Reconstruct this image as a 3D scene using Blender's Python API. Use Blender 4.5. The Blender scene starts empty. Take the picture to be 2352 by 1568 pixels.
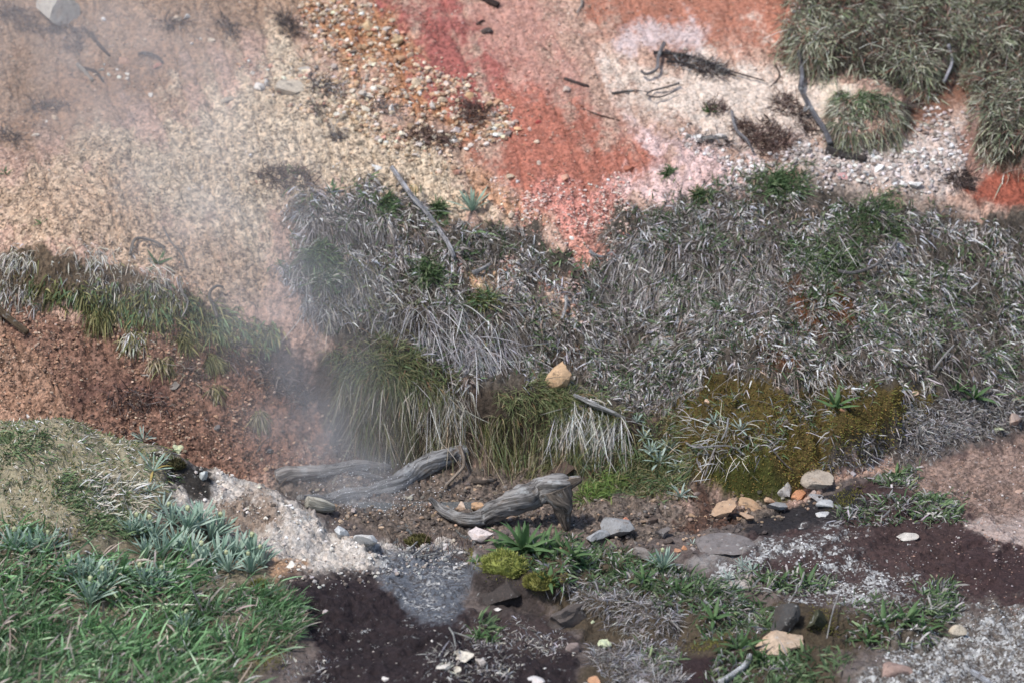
import bpy, math, random
import numpy as np

# ---------------------------------------------------------------- camera, world, sun, exposure
S = bpy.context.scene
C = S.collection
R_ = math.radians
PITCH = R_(22.65)
CAM = np.array([0.0, -10.876, 5.071])
FPX = 9408.0                       # focal length in units of a 2352 x 1568 picture
cam_d = bpy.data.cameras.new('camera')
cam = bpy.data.objects.new('camera', cam_d)
C.objects.link(cam)
cam.location = CAM
cam.rotation_euler = (R_(90) - PITCH, 0, 0)
cam_d.sensor_width = 36.0
cam_d.lens = 36.0 * FPX / 2352.0
cam_d.clip_start = 0.1
cam_d.clip_end = 200.0
cam_d.dof.use_dof = True
cam_d.dof.focus_distance = 11.85
cam_d.dof.aperture_fstop = 2.4
S.camera = cam

SUN_EL, SUN_AZ = R_(60), R_(-128)  # azimuth clockwise from +Y
W = bpy.data.worlds.new('World')
S.world = W
W.use_nodes = True
wn = W.node_tree.nodes
wn.clear()
wo = wn.new('ShaderNodeOutputWorld')
wb = wn.new('ShaderNodeBackground')
ws = wn.new('ShaderNodeTexSky')
ws.sky_type = 'NISHITA'
ws.sun_disc = False
ws.sun_elevation = SUN_EL
ws.sun_rotation = SUN_AZ
ws.air_density = 1.0
ws.dust_density = 1.5
wb.inputs['Strength'].default_value = 0.148
W.node_tree.links.new(ws.outputs[0], wb.inputs[0])
W.node_tree.links.new(wb.outputs[0], wo.inputs[0])
sd = bpy.data.lights.new('sun', 'SUN')
sd.energy = 3.1
sd.angle = R_(7)
sd.color = (1.0, 0.97, 0.93)
so = bpy.data.objects.new('sun', sd)
C.objects.link(so)
so.rotation_euler = (math.pi / 2 - SUN_EL, 0, math.pi - SUN_AZ)
S.view_settings.view_transform = 'Standard'
S.view_settings.look = 'None'
S.view_settings.gamma = 1.0
S.view_settings.exposure = 0.40
S.view_settings.use_curve_mapping = False
S.cycles.use_denoising = True
S.cycles.max_bounces = 6
S.cycles.diffuse_bounces = 3
S.cycles.volume_bounces = 1
S.cycles.volume_step_rate = 2.0
S.cycles.volume_max_steps = 96

rng = np.random.default_rng(11)
random.seed(5)

# ---------------------------------------------------------------- small maths helpers
FWD = np.array([0, math.cos(PITCH), -math.sin(PITCH)])
UPV = np.array([0, math.sin(PITCH), math.cos(PITCH)])

def ray(u, v):
    return FWD + np.array([1.0, 0, 0]) * ((u - 1176) / FPX) + UPV * ((784 - v) / FPX)

def at(u, v, Y):                    # the point of the world at depth Y on the line of sight (u, v)
    d = ray(u, v)
    return CAM + d * ((Y - CAM[1]) / d[1])

def project(P):
    q = P - CAM
    w = q @ FWD
    return 1176 + FPX * q[:, 0] / w, 784 - FPX * (q @ UPV) / w

def lin(c):
    c = np.asarray(c, float) / 255.0
    return np.where(c <= 0.04045, c / 12.92, ((c + 0.055) / 1.055) ** 2.4)

ALB = 0.72
def alb(c):
    c = lin(c) * ALB
    return c + (c.mean() - c) * .20

def sstep(a, b, x):
    t = np.clip((x - a) / (b - a + 1e-12), 0, 1)
    return t * t * (3 - 2 * t)

def _h(ix, iy, iz, seed):
    n = (ix * 374761393 + iy * 668265263 + iz * 2147483647 + seed * 1274126177) & 0xFFFFFFFF
    n = ((n ^ (n >> 13)) * 1274126177) & 0xFFFFFFFF
    n = n ^ (n >> 16)
    return (n & 0xFFFFFF) / float(0xFFFFFF)

def vnoise(P, freq, seed=0):        # value noise, 0..1
    Q = P * freq
    F = np.floor(Q)
    I = F.astype(np.int64)
    f = Q - F
    f = f * f * (3 - 2 * f)
    r = 0
    for dx in (0, 1):
        wx = f[:, 0] if dx else 1 - f[:, 0]
        for dy in (0, 1):
            wy = f[:, 1] if dy else 1 - f[:, 1]
            for dz in (0, 1):
                wz = f[:, 2] if dz else 1 - f[:, 2]
                r = r + wx * wy * wz * _h(I[:, 0] + dx, I[:, 1] + dy, I[:, 2] + dz, seed)
    return r

def fbm(P, freq, octv=4, seed=0, gain=0.5):
    a, s, t = 1.0, 0.0, 0.0
    for k in range(octv):
        s = s + a * vnoise(P + 17.3 * k, freq * 2.03 ** k, seed + k)
        t += a
        a *= gain
    return s / t

def poly_sd(U, V, poly):            # signed distance to a polygon, positive inside
    poly = np.asarray(poly, float)
    n = len(poly)
    d2 = np.full(U.shape, 1e18)
    ins = np.zeros(U.shape, bool)
    for i in range(n):
        ax, ay = poly[i]
        bx, by = poly[(i + 1) % n]
        ex, ey = bx - ax, by - ay
        px, py = U - ax, V - ay
        t = np.clip((px * ex + py * ey) / (ex * ex + ey * ey + 1e-9), 0, 1)
        d2 = np.minimum(d2, (px - t * ex) ** 2 + (py - t * ey) ** 2)
        c = ((ay > V) != (by > V)) & (U < ex * (V - ay) / (ey if abs(ey) > 1e-9 else 1e-9) + ax)
        ins ^= c
    d = np.sqrt(d2)
    return np.where(ins, d, -d)

def inside(U, V, poly, feather, noise):
    """soft membership; noise (about -1..1) frays the edge"""
    poly = np.asarray(poly, float)
    pad = feather * 2.5
    w = np.zeros(U.shape)
    m = (U > poly[:, 0].min() - pad) & (U < poly[:, 0].max() + pad) & (V > poly[:, 1].min() - pad) & (V < poly[:, 1].max() + pad)
    if m.any():
        w[m] = sstep(-feather, feather, poly_sd(U[m], V[m], poly) + noise[m] * feather * 1.5)
    return w

# ---------------------------------------------------------------- the land: a thin plate through surveyed points
prof = {
    -250: [(1568, -1.30), (1400, -.85), (1200, -.45), (1000, -.10), (950, .02), 'g', (960, .44), (800, .62), (700, .70), (600, .80), (300, 1.25), (0, 1.80)],
    150:  [(1568, -1.27), (1400, -.84), (1200, -.50), (1050, -.26), (962, -.12), 'g', (975, .32), (850, .44), (720, .56), (640, .64), (560, .72), (300, 1.22), (0, 1.80)],
    400:  [(1568, -1.24), (1400, -.78), (1200, -.36), (1090, -.14), (1030, -.04), 'g', (1050, .26), (900, .40), (760, .53), (640, .67), (400, 1.05), (0, 1.82)],
    650:  [(1568, -1.20), (1400, -.76), (1280, -.44), (1180, -.17), (1128, -.05), 'g', (1110, .25), (1040, .34), (900, .46), (760, .60), (600, .78), (400, 1.08), (0, 1.85)],
    900:  [(1568, -1.20), (1400, -.69), (1290, -.36), (1240, -.21), (1185, -.03), (1110, .23), (1075, .32), (960, .40), (850, .48), (780, .59), (600, .84), (400, 1.14), (0, 1.87)],
    1176: [(1568, -1.19), (1400, -.68), (1300, -.38), (1235, -.19), (1180, -.02), (1110, .23), (1075, .32), (980, .39), (890, .46), (840, .56), (700, .74), (500, 1.01), (300, 1.33), (0, 1.88)],
    1450: [(1568, -1.19), (1400, -.68), (1270, -.30), (1210, -.10), (1150, .08), (1090, .26), (980, .37), (900, .47), (840, .58), (700, .77), (500, 1.03), (300, 1.34), (0, 1.90)],
    1750: [(1568, -1.19), (1400, -.69), (1260, -.28), (1200, -.10), (1165, .04), (1135, .13), (1000, .28), (900, .41), (800, .56), (700, .70), (500, 1.01), (300, 1.35), (0, 1.93)],
    2050: [(1568, -1.17), (1400, -.67), (1200, -.11), (1090, .20), (1065, .31), (1000, .36), (900, .48), (700, .76), (500, 1.05), (430, 1.16), (200, 1.55), (0, 1.95)],
    2400: [(1568, -1.14), (1400, -.65), (1200, -.09), (1000, .46), (930, .60), (700, .90), (500, 1.13), (400, 1.24), (200, 1.60), (0, 1.98)],
}
cp = []
crest = []
for u0, lst in prof.items():
    prev = None
    for k, e in enumerate(lst):
        if e == 'g':                # a hollow hidden behind the near crest
            a = at(u0, *lst[k - 1]); b = at(u0, *lst[k + 1])
            m = .62 * b + .38 * a
            m[2] = min(b[2], a[2]) - .035
            cp.append(m)
            crest.append((a[0], .5 * (a[1] + m[1])))
            continue
        cp.append(at(u0, *e))
for x in (-9, -4, 4, 9):            # the country around, well outside the picture
    for y, z in ((-9, -.5), (-3.2, .0), (4, 1.7), (9, 3.6)):
        cp.append(np.array([x, y, z + (.15 * abs(x) if y < -2 and x < 0 else .08 * abs(x))]))
for y, z in ((-9, -.6), (-3.2, -.08), (4, 1.65), (9, 3.6)):
    cp.append(np.array([0, y, z]))
for x in (-3.2, 3.2):
    for y, z in ((-1.2, .25), (0, .35), (1, .72), (2, 1.1)):
        cp.append(np.array([x, y, z]))
cp = np.array(cp)
def tps_phi(r2):
    return np.where(r2 > 1e-12, .5 * r2 * np.log(r2 + 1e-12), 0)
n_ = len(cp)
K = tps_phi(((cp[:, None, :2] - cp[None, :, :2]) ** 2).sum(2)) + 2e-4 * np.eye(n_)
Pm = np.c_[np.ones(n_), cp[:, :2]]
A = np.block([[K, Pm], [Pm.T, np.zeros((3, 3))]])
TPS = np.linalg.solve(A, np.r_[cp[:, 2], 0, 0, 0])
def tps(XY):
    out = np.empty(len(XY))
    for i in range(0, len(XY), 60000):
        b = XY[i:i + 60000]
        r2 = ((b[:, None, 0] - cp[None, :, 0]) ** 2) + ((b[:, None, 1] - cp[None, :, 1]) ** 2)
        out[i:i + 60000] = tps_phi(r2) @ TPS[:n_] + TPS[n_] + b @ TPS[n_ + 1:]
    return out

crest = np.array(sorted(crest))
def is_near(X, Y):                  # in front of the hollow: the near bank and the rock shelf
    bx = np.r_[crest[:, 0], -.33, -.02, .35, .62, .75, .95, 1.13, 1.38, 1.6]
    by = np.r_[crest[:, 1], -.20, -.18, -.19, -.12, .0, .14, .26, .44, .60]
    o = np.argsort(bx)
    return Y < np.interp(X, bx[o], by[o])

STEP = 0.0055
fx = np.arange(-1.85, 1.85, STEP)
fy = np.arange(-1.42, 2.12, STEP)
def grow(a, end):
    s, o = STEP, [a]
    sg = 1 if end > a else -1
    while (end - o[-1]) * sg > 0:
        s *= 1.22
        o.append(o[-1] + sg * s)
    return o[1:]
gx = np.r_[grow(fx[0], -14)[::-1], fx, grow(fx[-1], 14)]
gy = np.r_[grow(fy[0], -14)[::-1], fy, grow(fy[-1], 14)]
GX, GY = np.meshgrid(gx, gy)
NX, NY = len(gx), len(gy)
XY = np.c_[GX.ravel(), GY.ravel()]
# evaluate the smooth plate on a coarser lattice and interpolate, it has no fine detail
cx, cy = gx[::3], gy[::3]
cx = np.unique(np.r_[cx, gx[-1]]); cy = np.unique(np.r_[cy, gy[-1]])
CX, CY = np.meshgrid(cx, cy)
CZ = tps(np.c_[CX.ravel(), CY.ravel()]).reshape(CX.shape)
tmp = np.array([np.interp(gx, cx, r) for r in CZ])
Z = np.array([np.interp(gy, cy, tmp[:, i]) for i in range(NX)]).T.ravel()
P = np.c_[XY, Z]
NEAR = is_near(P[:, 0], P[:, 1])
nA = fbm(np.c_[XY, Z * 0], 9, 4, 3) * 2 - 1
nB = fbm(np.c_[XY, Z * 0], 26, 3, 9) * 2 - 1
U, V = project(P)

# raised turf, hummocks and ledges: (near?, polygon, feather px, height m)
raised = [
    (0, [(1570, 1118), (1700, 1130), (1800, 1120), (1900, 1076), (1990, 1052), (1996, 1072), (1900, 1100), (1800, 1146), (1690, 1152), (1580, 1140)], 9, -.035),
    (0, [(760, 960), (840, 990), (980, 1030), (1060, 1050), (1000, 1062), (860, 1060), (780, 1020)], 14, -.045),
    (0, [(-60, 770), (10, 785), (110, 868), (190, 950), (140, 965), (-60, 880)], 9, .022),
    (0, [(1560, 1020), (1700, 1010), (1790, 1100), (1750, 1140), (1600, 1110)], 22, .035),
    (0, [(1835, -60), (1790, 120), (1850, 170), (1960, 180), (2060, 215), (2140, 225), (2190, 150), (2260, 190), (2230, 330), (2290, 395), (2420, 420), (2420, -60)], 10, .095),
    (0, [(1905, 330), (1930, 220), (2010, 200), (2080, 240), (2060, 330), (1980, 355)], 10, .055),
    (0, [(-60, 590), (120, 560), (280, 580), (430, 640), (520, 720), (440, 730), (230, 700), (60, 700), (-60, 700)], 9, .022),
    (0, [(680, 420), (830, 400), (960, 470), (1080, 620), (1180, 720), (1150, 800), (960, 800), (800, 720), (690, 600)], 30, .030),
    (0, [(740, 800), (900, 770), (1010, 850), (1120, 890), (1250, 880), (1420, 930), (1460, 990), (1240, 990), (1000, 960), (800, 890)], 22, .040),
    (0, [(1590, 930), (1860, 960), (1885, 1080), (1780, 1130), (1600, 1090), (1540, 1000)], 22, .045),
    (0, [(1895, 960), (2080, 920), (2060, 1010), (1990, 1060), (1900, 1070)], 18, .085),
    (0, [(1560, 700), (1900, 700), (2200, 760), (2300, 860), (2050, 900), (1750, 880), (1560, 820)], 34, .025),
    (1, [(1085, 1290), (1110, 1255), (1240, 1255), (1330, 1300), (1300, 1380), (1215, 1385), (1090, 1365)], 6, .065),
    (1, [(1300, 1290), (1500, 1290), (1700, 1390), (1640, 1450), (1480, 1450), (1330, 1400)], 18, .030),
    (1, [(1790, 1400), (1930, 1385), (2120, 1390), (2180, 1450), (2080, 1490), (1930, 1475), (1800, 1460)], 14, .040),
    (1, [(400, 1060), (560, 1100), (690, 1160), (760, 1230), (640, 1240), (480, 1190)], 14, .016),
    (1, [(980, 1480), (1210, 1470), (1240, 1580), (960, 1580)], 14, .02),
    (1, [(1600, 1300), (1580, 1275), (1680, 1240), (1760, 1250), (1720, 1285)], 7, .012),
]
for near, poly, fe, hh in raised:
    w = inside(U, V, poly, fe, nB * .7 + nA * .5)
    w[NEAR != bool(near)] = 0
    P[:, 2] += w * hh

# ---- what the ground is made of.  (near, polygon, feather, colour, white lichen, dark flecks, wet, gravel, lumps)
far_base = ((198, 160, 138), 0, .25, 0, .7, .3)
near_base = ((112, 100, 94), .1, .3, 0, .2, .4)
zones = [
    (0, [(1880, 1070), (2040, 960), (2190, 880), (2420, 860), (2420, 990), (2260, 1010), (2050, 1075)], 20, (98, 90, 84), .15, .6, 0, .3, 1.4),
    (0, [(-400, -200), (700, -200), (730, 60), (560, 130), (420, 200), (200, 320), (-400, 360)], 60, (160, 130, 104), 0, .5, 0, .6, .4),
    (0, [(60, 150), (420, 130), (400, 240), (180, 300), (0, 300)], 50, (166, 128, 96), 0, .45, 0, .6, .4),
    (0, [(-400, 420), (0, 400), (300, 320), (480, 220), (640, 130), (780, 170), (920, 250), (1060, 320), (1140, 430), (1180, 520), (700, 480), (640, 600), (560, 660), (420, 560), (200, 560), (-400, 560)], 50, (206, 184, 154), .1, .4, 0, 1, .5),
    (0, [(-400, 400), (200, 400), (480, 520), (660, 640), (560, 740), (430, 620), (200, 560), (-400, 570)], 50, (190, 160, 130), .03, .45, 0, 1, .6),
    (0, [(690, 10), (860, 0), (930, 80), (1080, 190), (1200, 290), (1090, 340), (980, 270), (860, 190), (740, 130)], 26, (188, 130, 84), 0, .2, 0, 1, .6),
    (0, [(1040, -100), (1350, -100), (1300, 120), (1380, 250), (1520, 310), (1450, 330), (1250, 260), (1130, 240), (1040, 110)], 70, (200, 146, 128), 0, .15, 0, .35, .2),
    (0, [(820, -100), (1000, -100), (1060, 90), (1160, 190), (1290, 320), (1190, 330), (1000, 185), (880, 60)], 56, (176, 96, 86), 0, .2, 0, .5, .3),
    (0, [(1120, 270), (1200, 230), (1400, 290), (1530, 330), (1500, 400), (1400, 480), (1390, 560), (1290, 540), (1200, 450), (1100, 370)], 44, (184, 108, 84), 0, .2, 0, .5, .2),
    (0, [(1090, 380), (1200, 440), (1290, 540), (1200, 520), (1090, 440)], 24, (188, 140, 104), 0, .2, 0, 1, .4),
    (0, [(1300, -100), (1880, -100), (1830, 130), (1700, 130), (1500, 130), (1340, 60)], 44, (188, 120, 92), 0, .15, 0, .3, .2),
    (0, [(1380, 120), (1500, 110), (1800, 150), (1900, 190), (1900, 330), (1760, 350), (1600, 330), (1500, 290), (1400, 210)], 52, (228, 208, 190), .15, .15, 0, .4, .3),
    (0, [(1410, 70), (1540, 30), (1630, 60), (1610, 100), (1500, 110), (1410, 110)], 18, (216, 192, 188), .05, .1, 0, .2, .2),
    (0, [(1480, 310), (1600, 330), (1740, 390), (1720, 450), (1560, 490), (1480, 480), (1400, 430), (1530, 380)], 36, (230, 194, 188), .1, .1, 0, .6, .3),
    (0, [(1210, 460), (1420, 410), (1440, 500), (1420, 560), (1400, 610), (1340, 600)], 22, (204, 132, 116), .05, .2, 0, 1, .5),
    (0, [(1840, 150), (1970, 160), (1950, 240), (1860, 280)], 18, (226, 208, 184), .1, .1, 0, .3, .2),
    (0, [(1780, 330), (2050, 290), (2220, 230), (2250, 330), (2200, 430), (2080, 450), (1940, 430), (1800, 420)], 24, (212, 192, 180), .15, .2, 0, .6, .3),
    (0, [(2200, 250), (2270, 290), (2260, 400), (2170, 360)], 18, (164, 124, 108), 0, .2, 0, .3, .3),
    (0, [(2050, 220), (2200, 150), (2250, 230), (2150, 270), (2080, 280)], 16, (150, 104, 80), 0, .3, 0, .3, .3),
    (0, [(1845, -60), (1800, 100), (1850, 150), (1960, 165), (2060, 195), (2140, 205), (2190, 150), (2250, 200), (2240, 330), (2300, 380), (2500, 400), (2500, -200), (1845, -200)], 10, (70, 64, 52), 0, .6, 0, .3, 2.8),
    (0, [(2180, 420), (2260, 390), (2420, 390), (2420, 510), (2280, 490)], 14, (166, 84, 58), 0, .25, 0, .5, .3),
    (0, [(1690, 400), (1900, 400), (2220, 470), (2160, 500), (1700, 470)], 24, (150, 134, 122), .1, .4, 0, .7, .5),
    (0, [(715, 455), (800, 430), (920, 462), (1060, 500), (1180, 510), (1300, 580), (1390, 560), (1440, 470), (1570, 450), (1750, 440), (2050, 470), (2220, 490), (2420, 510), (2700, 520), (2700, 930), (2352, 960), (2180, 1000), (1550, 1000), (1100, 910), (770, 790), (690, 640)], 14, (90, 82, 72), .05, .5, 0, .5, 2.2),
    (0, [(1060, 610), (1160, 600), (1180, 640), (1090, 670)], 14, (196, 160, 120), 0, .2, 0, 1, .5),
    (0, [(1240, 650), (1330, 640), (1330, 720), (1290, 740), (1230, 700)], 16, (206, 170, 140), .1, .2, 0, 1, .5),
    (0, [(1300, 550), (1420, 560), (1410, 640), (1330, 600)], 14, (206, 140, 118), .1, .2, 0, 1, .5),
    (0, [(1830, 660), (1960, 670), (1960, 730), (1860, 750)], 24, (112, 66, 30), 0, .4, 0, .3, .8),
    (0, [(1730, 780), (1800, 770), (1820, 850), (1750, 860)], 18, (112, 66, 28), 0, .4, 0, .3, .8),
    (0, [(-400, 690), (0, 700), (200, 720), (430, 740), (560, 780), (700, 860), (780, 960), (890, 1060), (880, 1130), (640, 1120), (500, 1200), (300, 1200), (-400, 1200)], 16, (140, 102, 82), .08, .7, 0, 1, 1.5),
    (0, [(520, 730), (680, 780), (780, 880), (820, 1030), (700, 950), (600, 870)], 26, (78, 64, 58), .03, .7, 0, .8, .9),
    (0, [(300, 880), (390, 880), (420, 940), (300, 930), (180, 920), (190, 880)], 26, (112, 78, 66), 0, .4, 0, .8, .9),
    (0, [(-60, 612), (40, 596), (130, 588), (300, 612), (420, 660), (540, 735), (630, 780), (560, 800), (430, 735), (200, 708), (-60, 692)], 12, (100, 84, 64), 0, .6, 0, .6, 1.8),
    (0, [(-400, 780), (0, 780), (110, 870), (190, 955), (150, 990), (-400, 980)], 9, (160, 122, 96), .08, .6, 0, 1, 1.0),
    (0, [(750, 800), (1100, 890), (1540, 960), (1570, 1110), (1330, 1120), (1060, 1070), (900, 1090), (770, 1000)], 18, (74, 62, 50), 0, .6, 0, .4, 1.4),
    (0, [(1530, 940), (1640, 850), (1800, 900), (2100, 880), (2180, 890), (2060, 1050), (1900, 1080), (1780, 1150), (1600, 1130), (1500, 1010)], 16, (96, 80, 32), 0, .4, 0, 0, 2.0),
    (0, [(1600, 1050), (1690, 1020), (1790, 1110), (1760, 1150), (1600, 1120)], 14, (84, 88, 28), 0, .4, 0, 0, 2.0),
    (0, [(640, 1090), (900, 1080), (1300, 1080), (1560, 1130), (1800, 1130), (1800, 1230), (1560, 1280), (1100, 1270), (640, 1260)], 16, (116, 102, 90), .05, .45, .8, 1, .6),
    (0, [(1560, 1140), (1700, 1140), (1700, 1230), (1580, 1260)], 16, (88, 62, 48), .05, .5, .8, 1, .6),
    # ---------- the near side
    (1, [(-400, 930), (185, 950), (400, 1030), (440, 1100), (330, 1210), (-400, 1240)], 16, (170, 160, 128), .15, .4, 0, .1, .6),
    (1, [(-400, 1190), (300, 1190), (520, 1210), (640, 1330), (690, 1440), (620, 1500), (590, 1620), (-400, 1620)], 20, (132, 122, 98), .1, .5, 0, .3, .9),
    (1, [(360, 1030), (470, 1050), (620, 1120), (700, 1160), (800, 1230), (1060, 1235), (1090, 1290), (900, 1310), (840, 1345), (680, 1335), (600, 1290), (500, 1230), (400, 1160)], 8, (208, 200, 190), .3, .5, 0, .3, 2.4),
    (1, [(440, 1120), (600, 1130), (650, 1180), (600, 1230), (500, 1210)], 20, (160, 140, 122), .35, .7, 0, .3, 2.6),  # brownish part of the crust, its shading put into the colour
    (1, [(355, 1030), (470, 1045), (490, 1085), (440, 1150), (385, 1110)], 10, (56, 52, 48), .25, .4, 0, .2, .8),
    (1, [(600, 1280), (690, 1290), (700, 1330), (620, 1340)], 12, (190, 150, 112), .4, .3, 0, .3, .8),
    (1, [(640, 1335), (840, 1335), (960, 1370), (1060, 1400), (1240, 1380), (1310, 1440), (1350, 1620), (740, 1620), (690, 1450)], 16, (50, 39, 42), .26, .4, .1, .2, 1.3),
    (1, [(1050, 1400), (1240, 1390), (1310, 1440), (1340, 1490), (1180, 1490), (1060, 1450)], 18, (74, 60, 58), .3, .5, .05, .1, .6),
    (1, [(850, 1285), (1050, 1265), (1100, 1300), (1060, 1350), (1040, 1420), (970, 1430), (890, 1370)], 14, (104, 111, 121), .45, .9, .2, .1, .5),
    (1, [(1075, 1305), (1235, 1290), (1240, 1400), (1100, 1380)], 9, (72, 62, 58), .1, .6, .1, .2, .9),
    (1, [(1180, 1260), (1350, 1240), (1560, 1285), (1760, 1370), (1900, 1480), (1960, 1620), (1340, 1620), (1330, 1450), (1220, 1340)], 16, (88, 76, 58), .08, .5, 0, .2, 1),
    (1, [(1560, 1280), (1700, 1230), (1750, 1180), (1900, 1120), (2040, 1070), (2250, 1000), (2700, 950), (2700, 1520), (2352, 1450), (2180, 1410), (1950, 1350), (1750, 1350)], 12, (78, 58, 56), .2, .5, .1, .3, 1.0),
    (1, [(2060, 1090), (2220, 1010), (2700, 950), (2700, 1240), (2352, 1240), (2200, 1160), (2080, 1130)], 26, (150, 124, 110), .22, .6, 0, .7, .6),
    (1, [(2180, 1240), (2352, 1220), (2420, 1400), (2250, 1390)], 30, (70, 50, 50), .12, .3, .1, .25, .3),
    (1, [(1700, 1200), (1780, 1145), (1940, 1110), (2000, 1160), (1900, 1205), (1760, 1220)], 9, (48, 44, 46), .2, .3, .25, .2, .3),
    (1, [(1560, 1290), (1600, 1270), (1720, 1235), (1760, 1250), (1700, 1290), (1600, 1300)], 6, (150, 144, 140), .1, .4, 0, .1, .3),
    (1, [(1580, 1320), (1720, 1250), (1970, 1205), (1990, 1240), (1870, 1270), (1720, 1330), (1640, 1350)], 30, (96, 86, 84), .66, .5, 0, .1, .8),
    (1, [(1840, 1280), (2010, 1290), (2110, 1330), (2130, 1370), (1920, 1400), (1800, 1390), (1810, 1360), (1900, 1340), (1980, 1320)], 30, (76, 62, 60), .62, .5, 0, .1, .8),
    (1, [(1600, 1330), (1720, 1310), (1760, 1340), (1690, 1370), (1600, 1350)], 10, (176, 168, 160), .35, .2, 0, .1, .3),
    (1, [(2220, 1180), (2420, 1170), (2420, 1240), (2300, 1245)], 12, (180, 160, 150), .3, .3, 0, .2, .5),
    (1, [(1760, 1370), (1900, 1400), (2200, 1400), (2180, 1490), (1960, 1500), (1800, 1470)], 14, (84, 72, 54), .1, .5, 0, .2, .9),
    (1, [(2020, 1480), (2180, 1420), (2260, 1385), (2700, 1450), (2700, 1640), (1980, 1620)], 34, (120, 112, 104), .58, .9, 0, .3, 1.6),
    (0, [(1880, 1070), (2040, 965), (2190, 885), (2420, 865), (2420, 990), (2260, 1010), (2050, 1080)], 18, (92, 84, 78), .2, .6, 0, .3, 1.6),
    (1, [(1880, 1075), (2050, 1040), (2200, 960), (2420, 900), (2420, 960), (2260, 1005), (2060, 1085)], 14, (104, 94, 88), .3, .6, 0, .3, 1.4),
    (1, [(1540, 1490), (1690, 1490), (1720, 1620), (1500, 1620)], 8, (58, 40, 40), .1, .3, .2, .1, .4),
]
U, V = project(P)
wx, wy = nA * 26 + nB * 10, (fbm(np.c_[XY, Z * 0], 11, 4, 41) * 2 - 1) * 26
wx2, wy2 = (fbm(np.c_[XY, Z * 0], 4.2, 3, 61) * 2 - 1), (fbm(np.c_[XY, Z * 0], 4.2, 3, 62) * 2 - 1)
grit_n = vnoise(P, 95, 63) + vnoise(P, 170, 64) - 1
big = np.where(NEAR, .5, 1.0)
UU, VV = U + wx * .9 * big + wx2 * 75 * big, V + wy * .8 * big + wy2 * 48 * big
N = len(P)
col = np.empty((N, 3)); msk = np.empty((N, 5))
for nr, base in ((0, far_base), (1, near_base)):
    m = NEAR == bool(nr)
    col[m] = alb(base[0]); msk[m] = base[1:]
rill = fbm(np.c_[XY[:, 0] * 17 + XY[:, 1] * 5, XY[:, 1] * 3.2, Z * 0], 1.0, 4, 66) * 2 - 1
fr = nB * .7 + nA * .7 + grit_n * .75 + np.where(NEAR, 0, rill * 1.3)
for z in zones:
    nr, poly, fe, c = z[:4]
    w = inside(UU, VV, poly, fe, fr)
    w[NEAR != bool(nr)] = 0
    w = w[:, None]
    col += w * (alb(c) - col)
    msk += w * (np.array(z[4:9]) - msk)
# broad natural variation of the soil colour
t = fbm(P, 5.5, 4, 77)[:, None]
col *= .80 + .42 * t
col *= 1 + np.where(NEAR, 0, rill * .12)[:, None]
t2 = fbm(P, 30, 3, 78)[:, None]
col *= .84 + .32 * t2
# relief: lumps, gravel, fine grit
lump = msk[:, 4]; grav = msk[:, 3]
fine = (np.abs(XY[:, 0]) < 2.3) & (XY[:, 1] > -1.8) & (XY[:, 1] < 2.6)
dz = np.zeros(N)
dz += (fbm(P, 7, 3, 21) - .5) * .030 * (.35 + lump)
dz += (fbm(P, 26, 3, 22) - .5) * .020 * lump
g1 = vnoise(P, 75, 23); g2 = vnoise(P, 140, 24)
dz += ((g1 - .5) * .016 + (g2 - .5) * .011) * (grav * .7 + lump * .45 + .06) * fine
dz += (np.abs(nB) < .06) * -.004 * lump
dz += np.where(NEAR, 0, -.013 * np.clip(1 - np.abs(rill) / .10, 0, 1) * (.3 + grav) * fine)
dz += (fbm(P, 13, 2, 27) - .5) * .030 * np.clip(lump - 1.2, 0, 1.2)
# the near rock breaks in low crusty steps
tr = fbm(P, 4.6, 4, 28) * .085
stp = .0135
fl = np.floor(tr / stp); q_ = tr / stp - fl
dz += np.where(NEAR, (fl + sstep(.80, 1.0, q_)) * stp - .04, 0) * fine * (P[:, 1] > -1.5)
P[:, 2] += dz
GZ = P[:, 2].reshape(NY, NX)
COLG = col.reshape(NY, NX, 3)

def new_mesh(name, verts, faces=None, loops=None, starts=None, totals=None):
    me = bpy.data.meshes.new(name)
    verts = np.asarray(verts, np.float32)
    me.vertices.add(len(verts))
    me.vertices.foreach_set('co', verts.ravel())
    me.loops.add(len(loops))
    me.loops.foreach_set('vertex_index', np.asarray(loops, np.int32))
    me.polygons.add(len(starts))
    me.polygons.foreach_set('loop_start', np.asarray(starts, np.int32))
    me.polygons.foreach_set('loop_total', np.asarray(totals, np.int32))
    me.update(calc_edges=True)
    return me

def color_attr(me, c, name='Col'):
    a = me.color_attributes.new(name, 'FLOAT_COLOR', 'POINT')
    c = np.asarray(c, np.float32)
    if c.shape[1] == 3:
        c = np.c_[c, np.ones(len(c), np.float32)]
    a.data.foreach_set('color', np.ascontiguousarray(c, np.float32).ravel())

def smooth(me, on=True):
    me.polygons.foreach_set('use_smooth', np.full(len(me.polygons), on))

idx = np.arange(N).reshape(NY, NX)
quads = np.stack([idx[:-1, :-1], idx[:-1, 1:], idx[1:, 1:], idx[1:, :-1]], -1).reshape(-1, 4)
gme = new_mesh('ground', P, loops=quads.ravel(), starts=np.arange(len(quads)) * 4, totals=np.full(len(quads), 4))
color_attr(gme, np.clip(col, 0, .8))
color_attr(gme, np.c_[msk[:, :3], msk[:, 3]], 'Mask')
smooth(gme)

# ---------------------------------------------------------------- materials
def mat(name):
    m = bpy.data.materials.new(name)
    m.use_nodes = True
    nt = m.node_tree
    b = nt.nodes['Principled BSDF']
    b.inputs['Roughness'].default_value = .85
    b.inputs['Specular IOR Level'].default_value = .25
    return m, nt, b

def nd(nt, typ, **kw):
    n = nt.nodes.new(typ)
    for k, v in kw.items():
        setattr(n, k, v)
    return n

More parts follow.
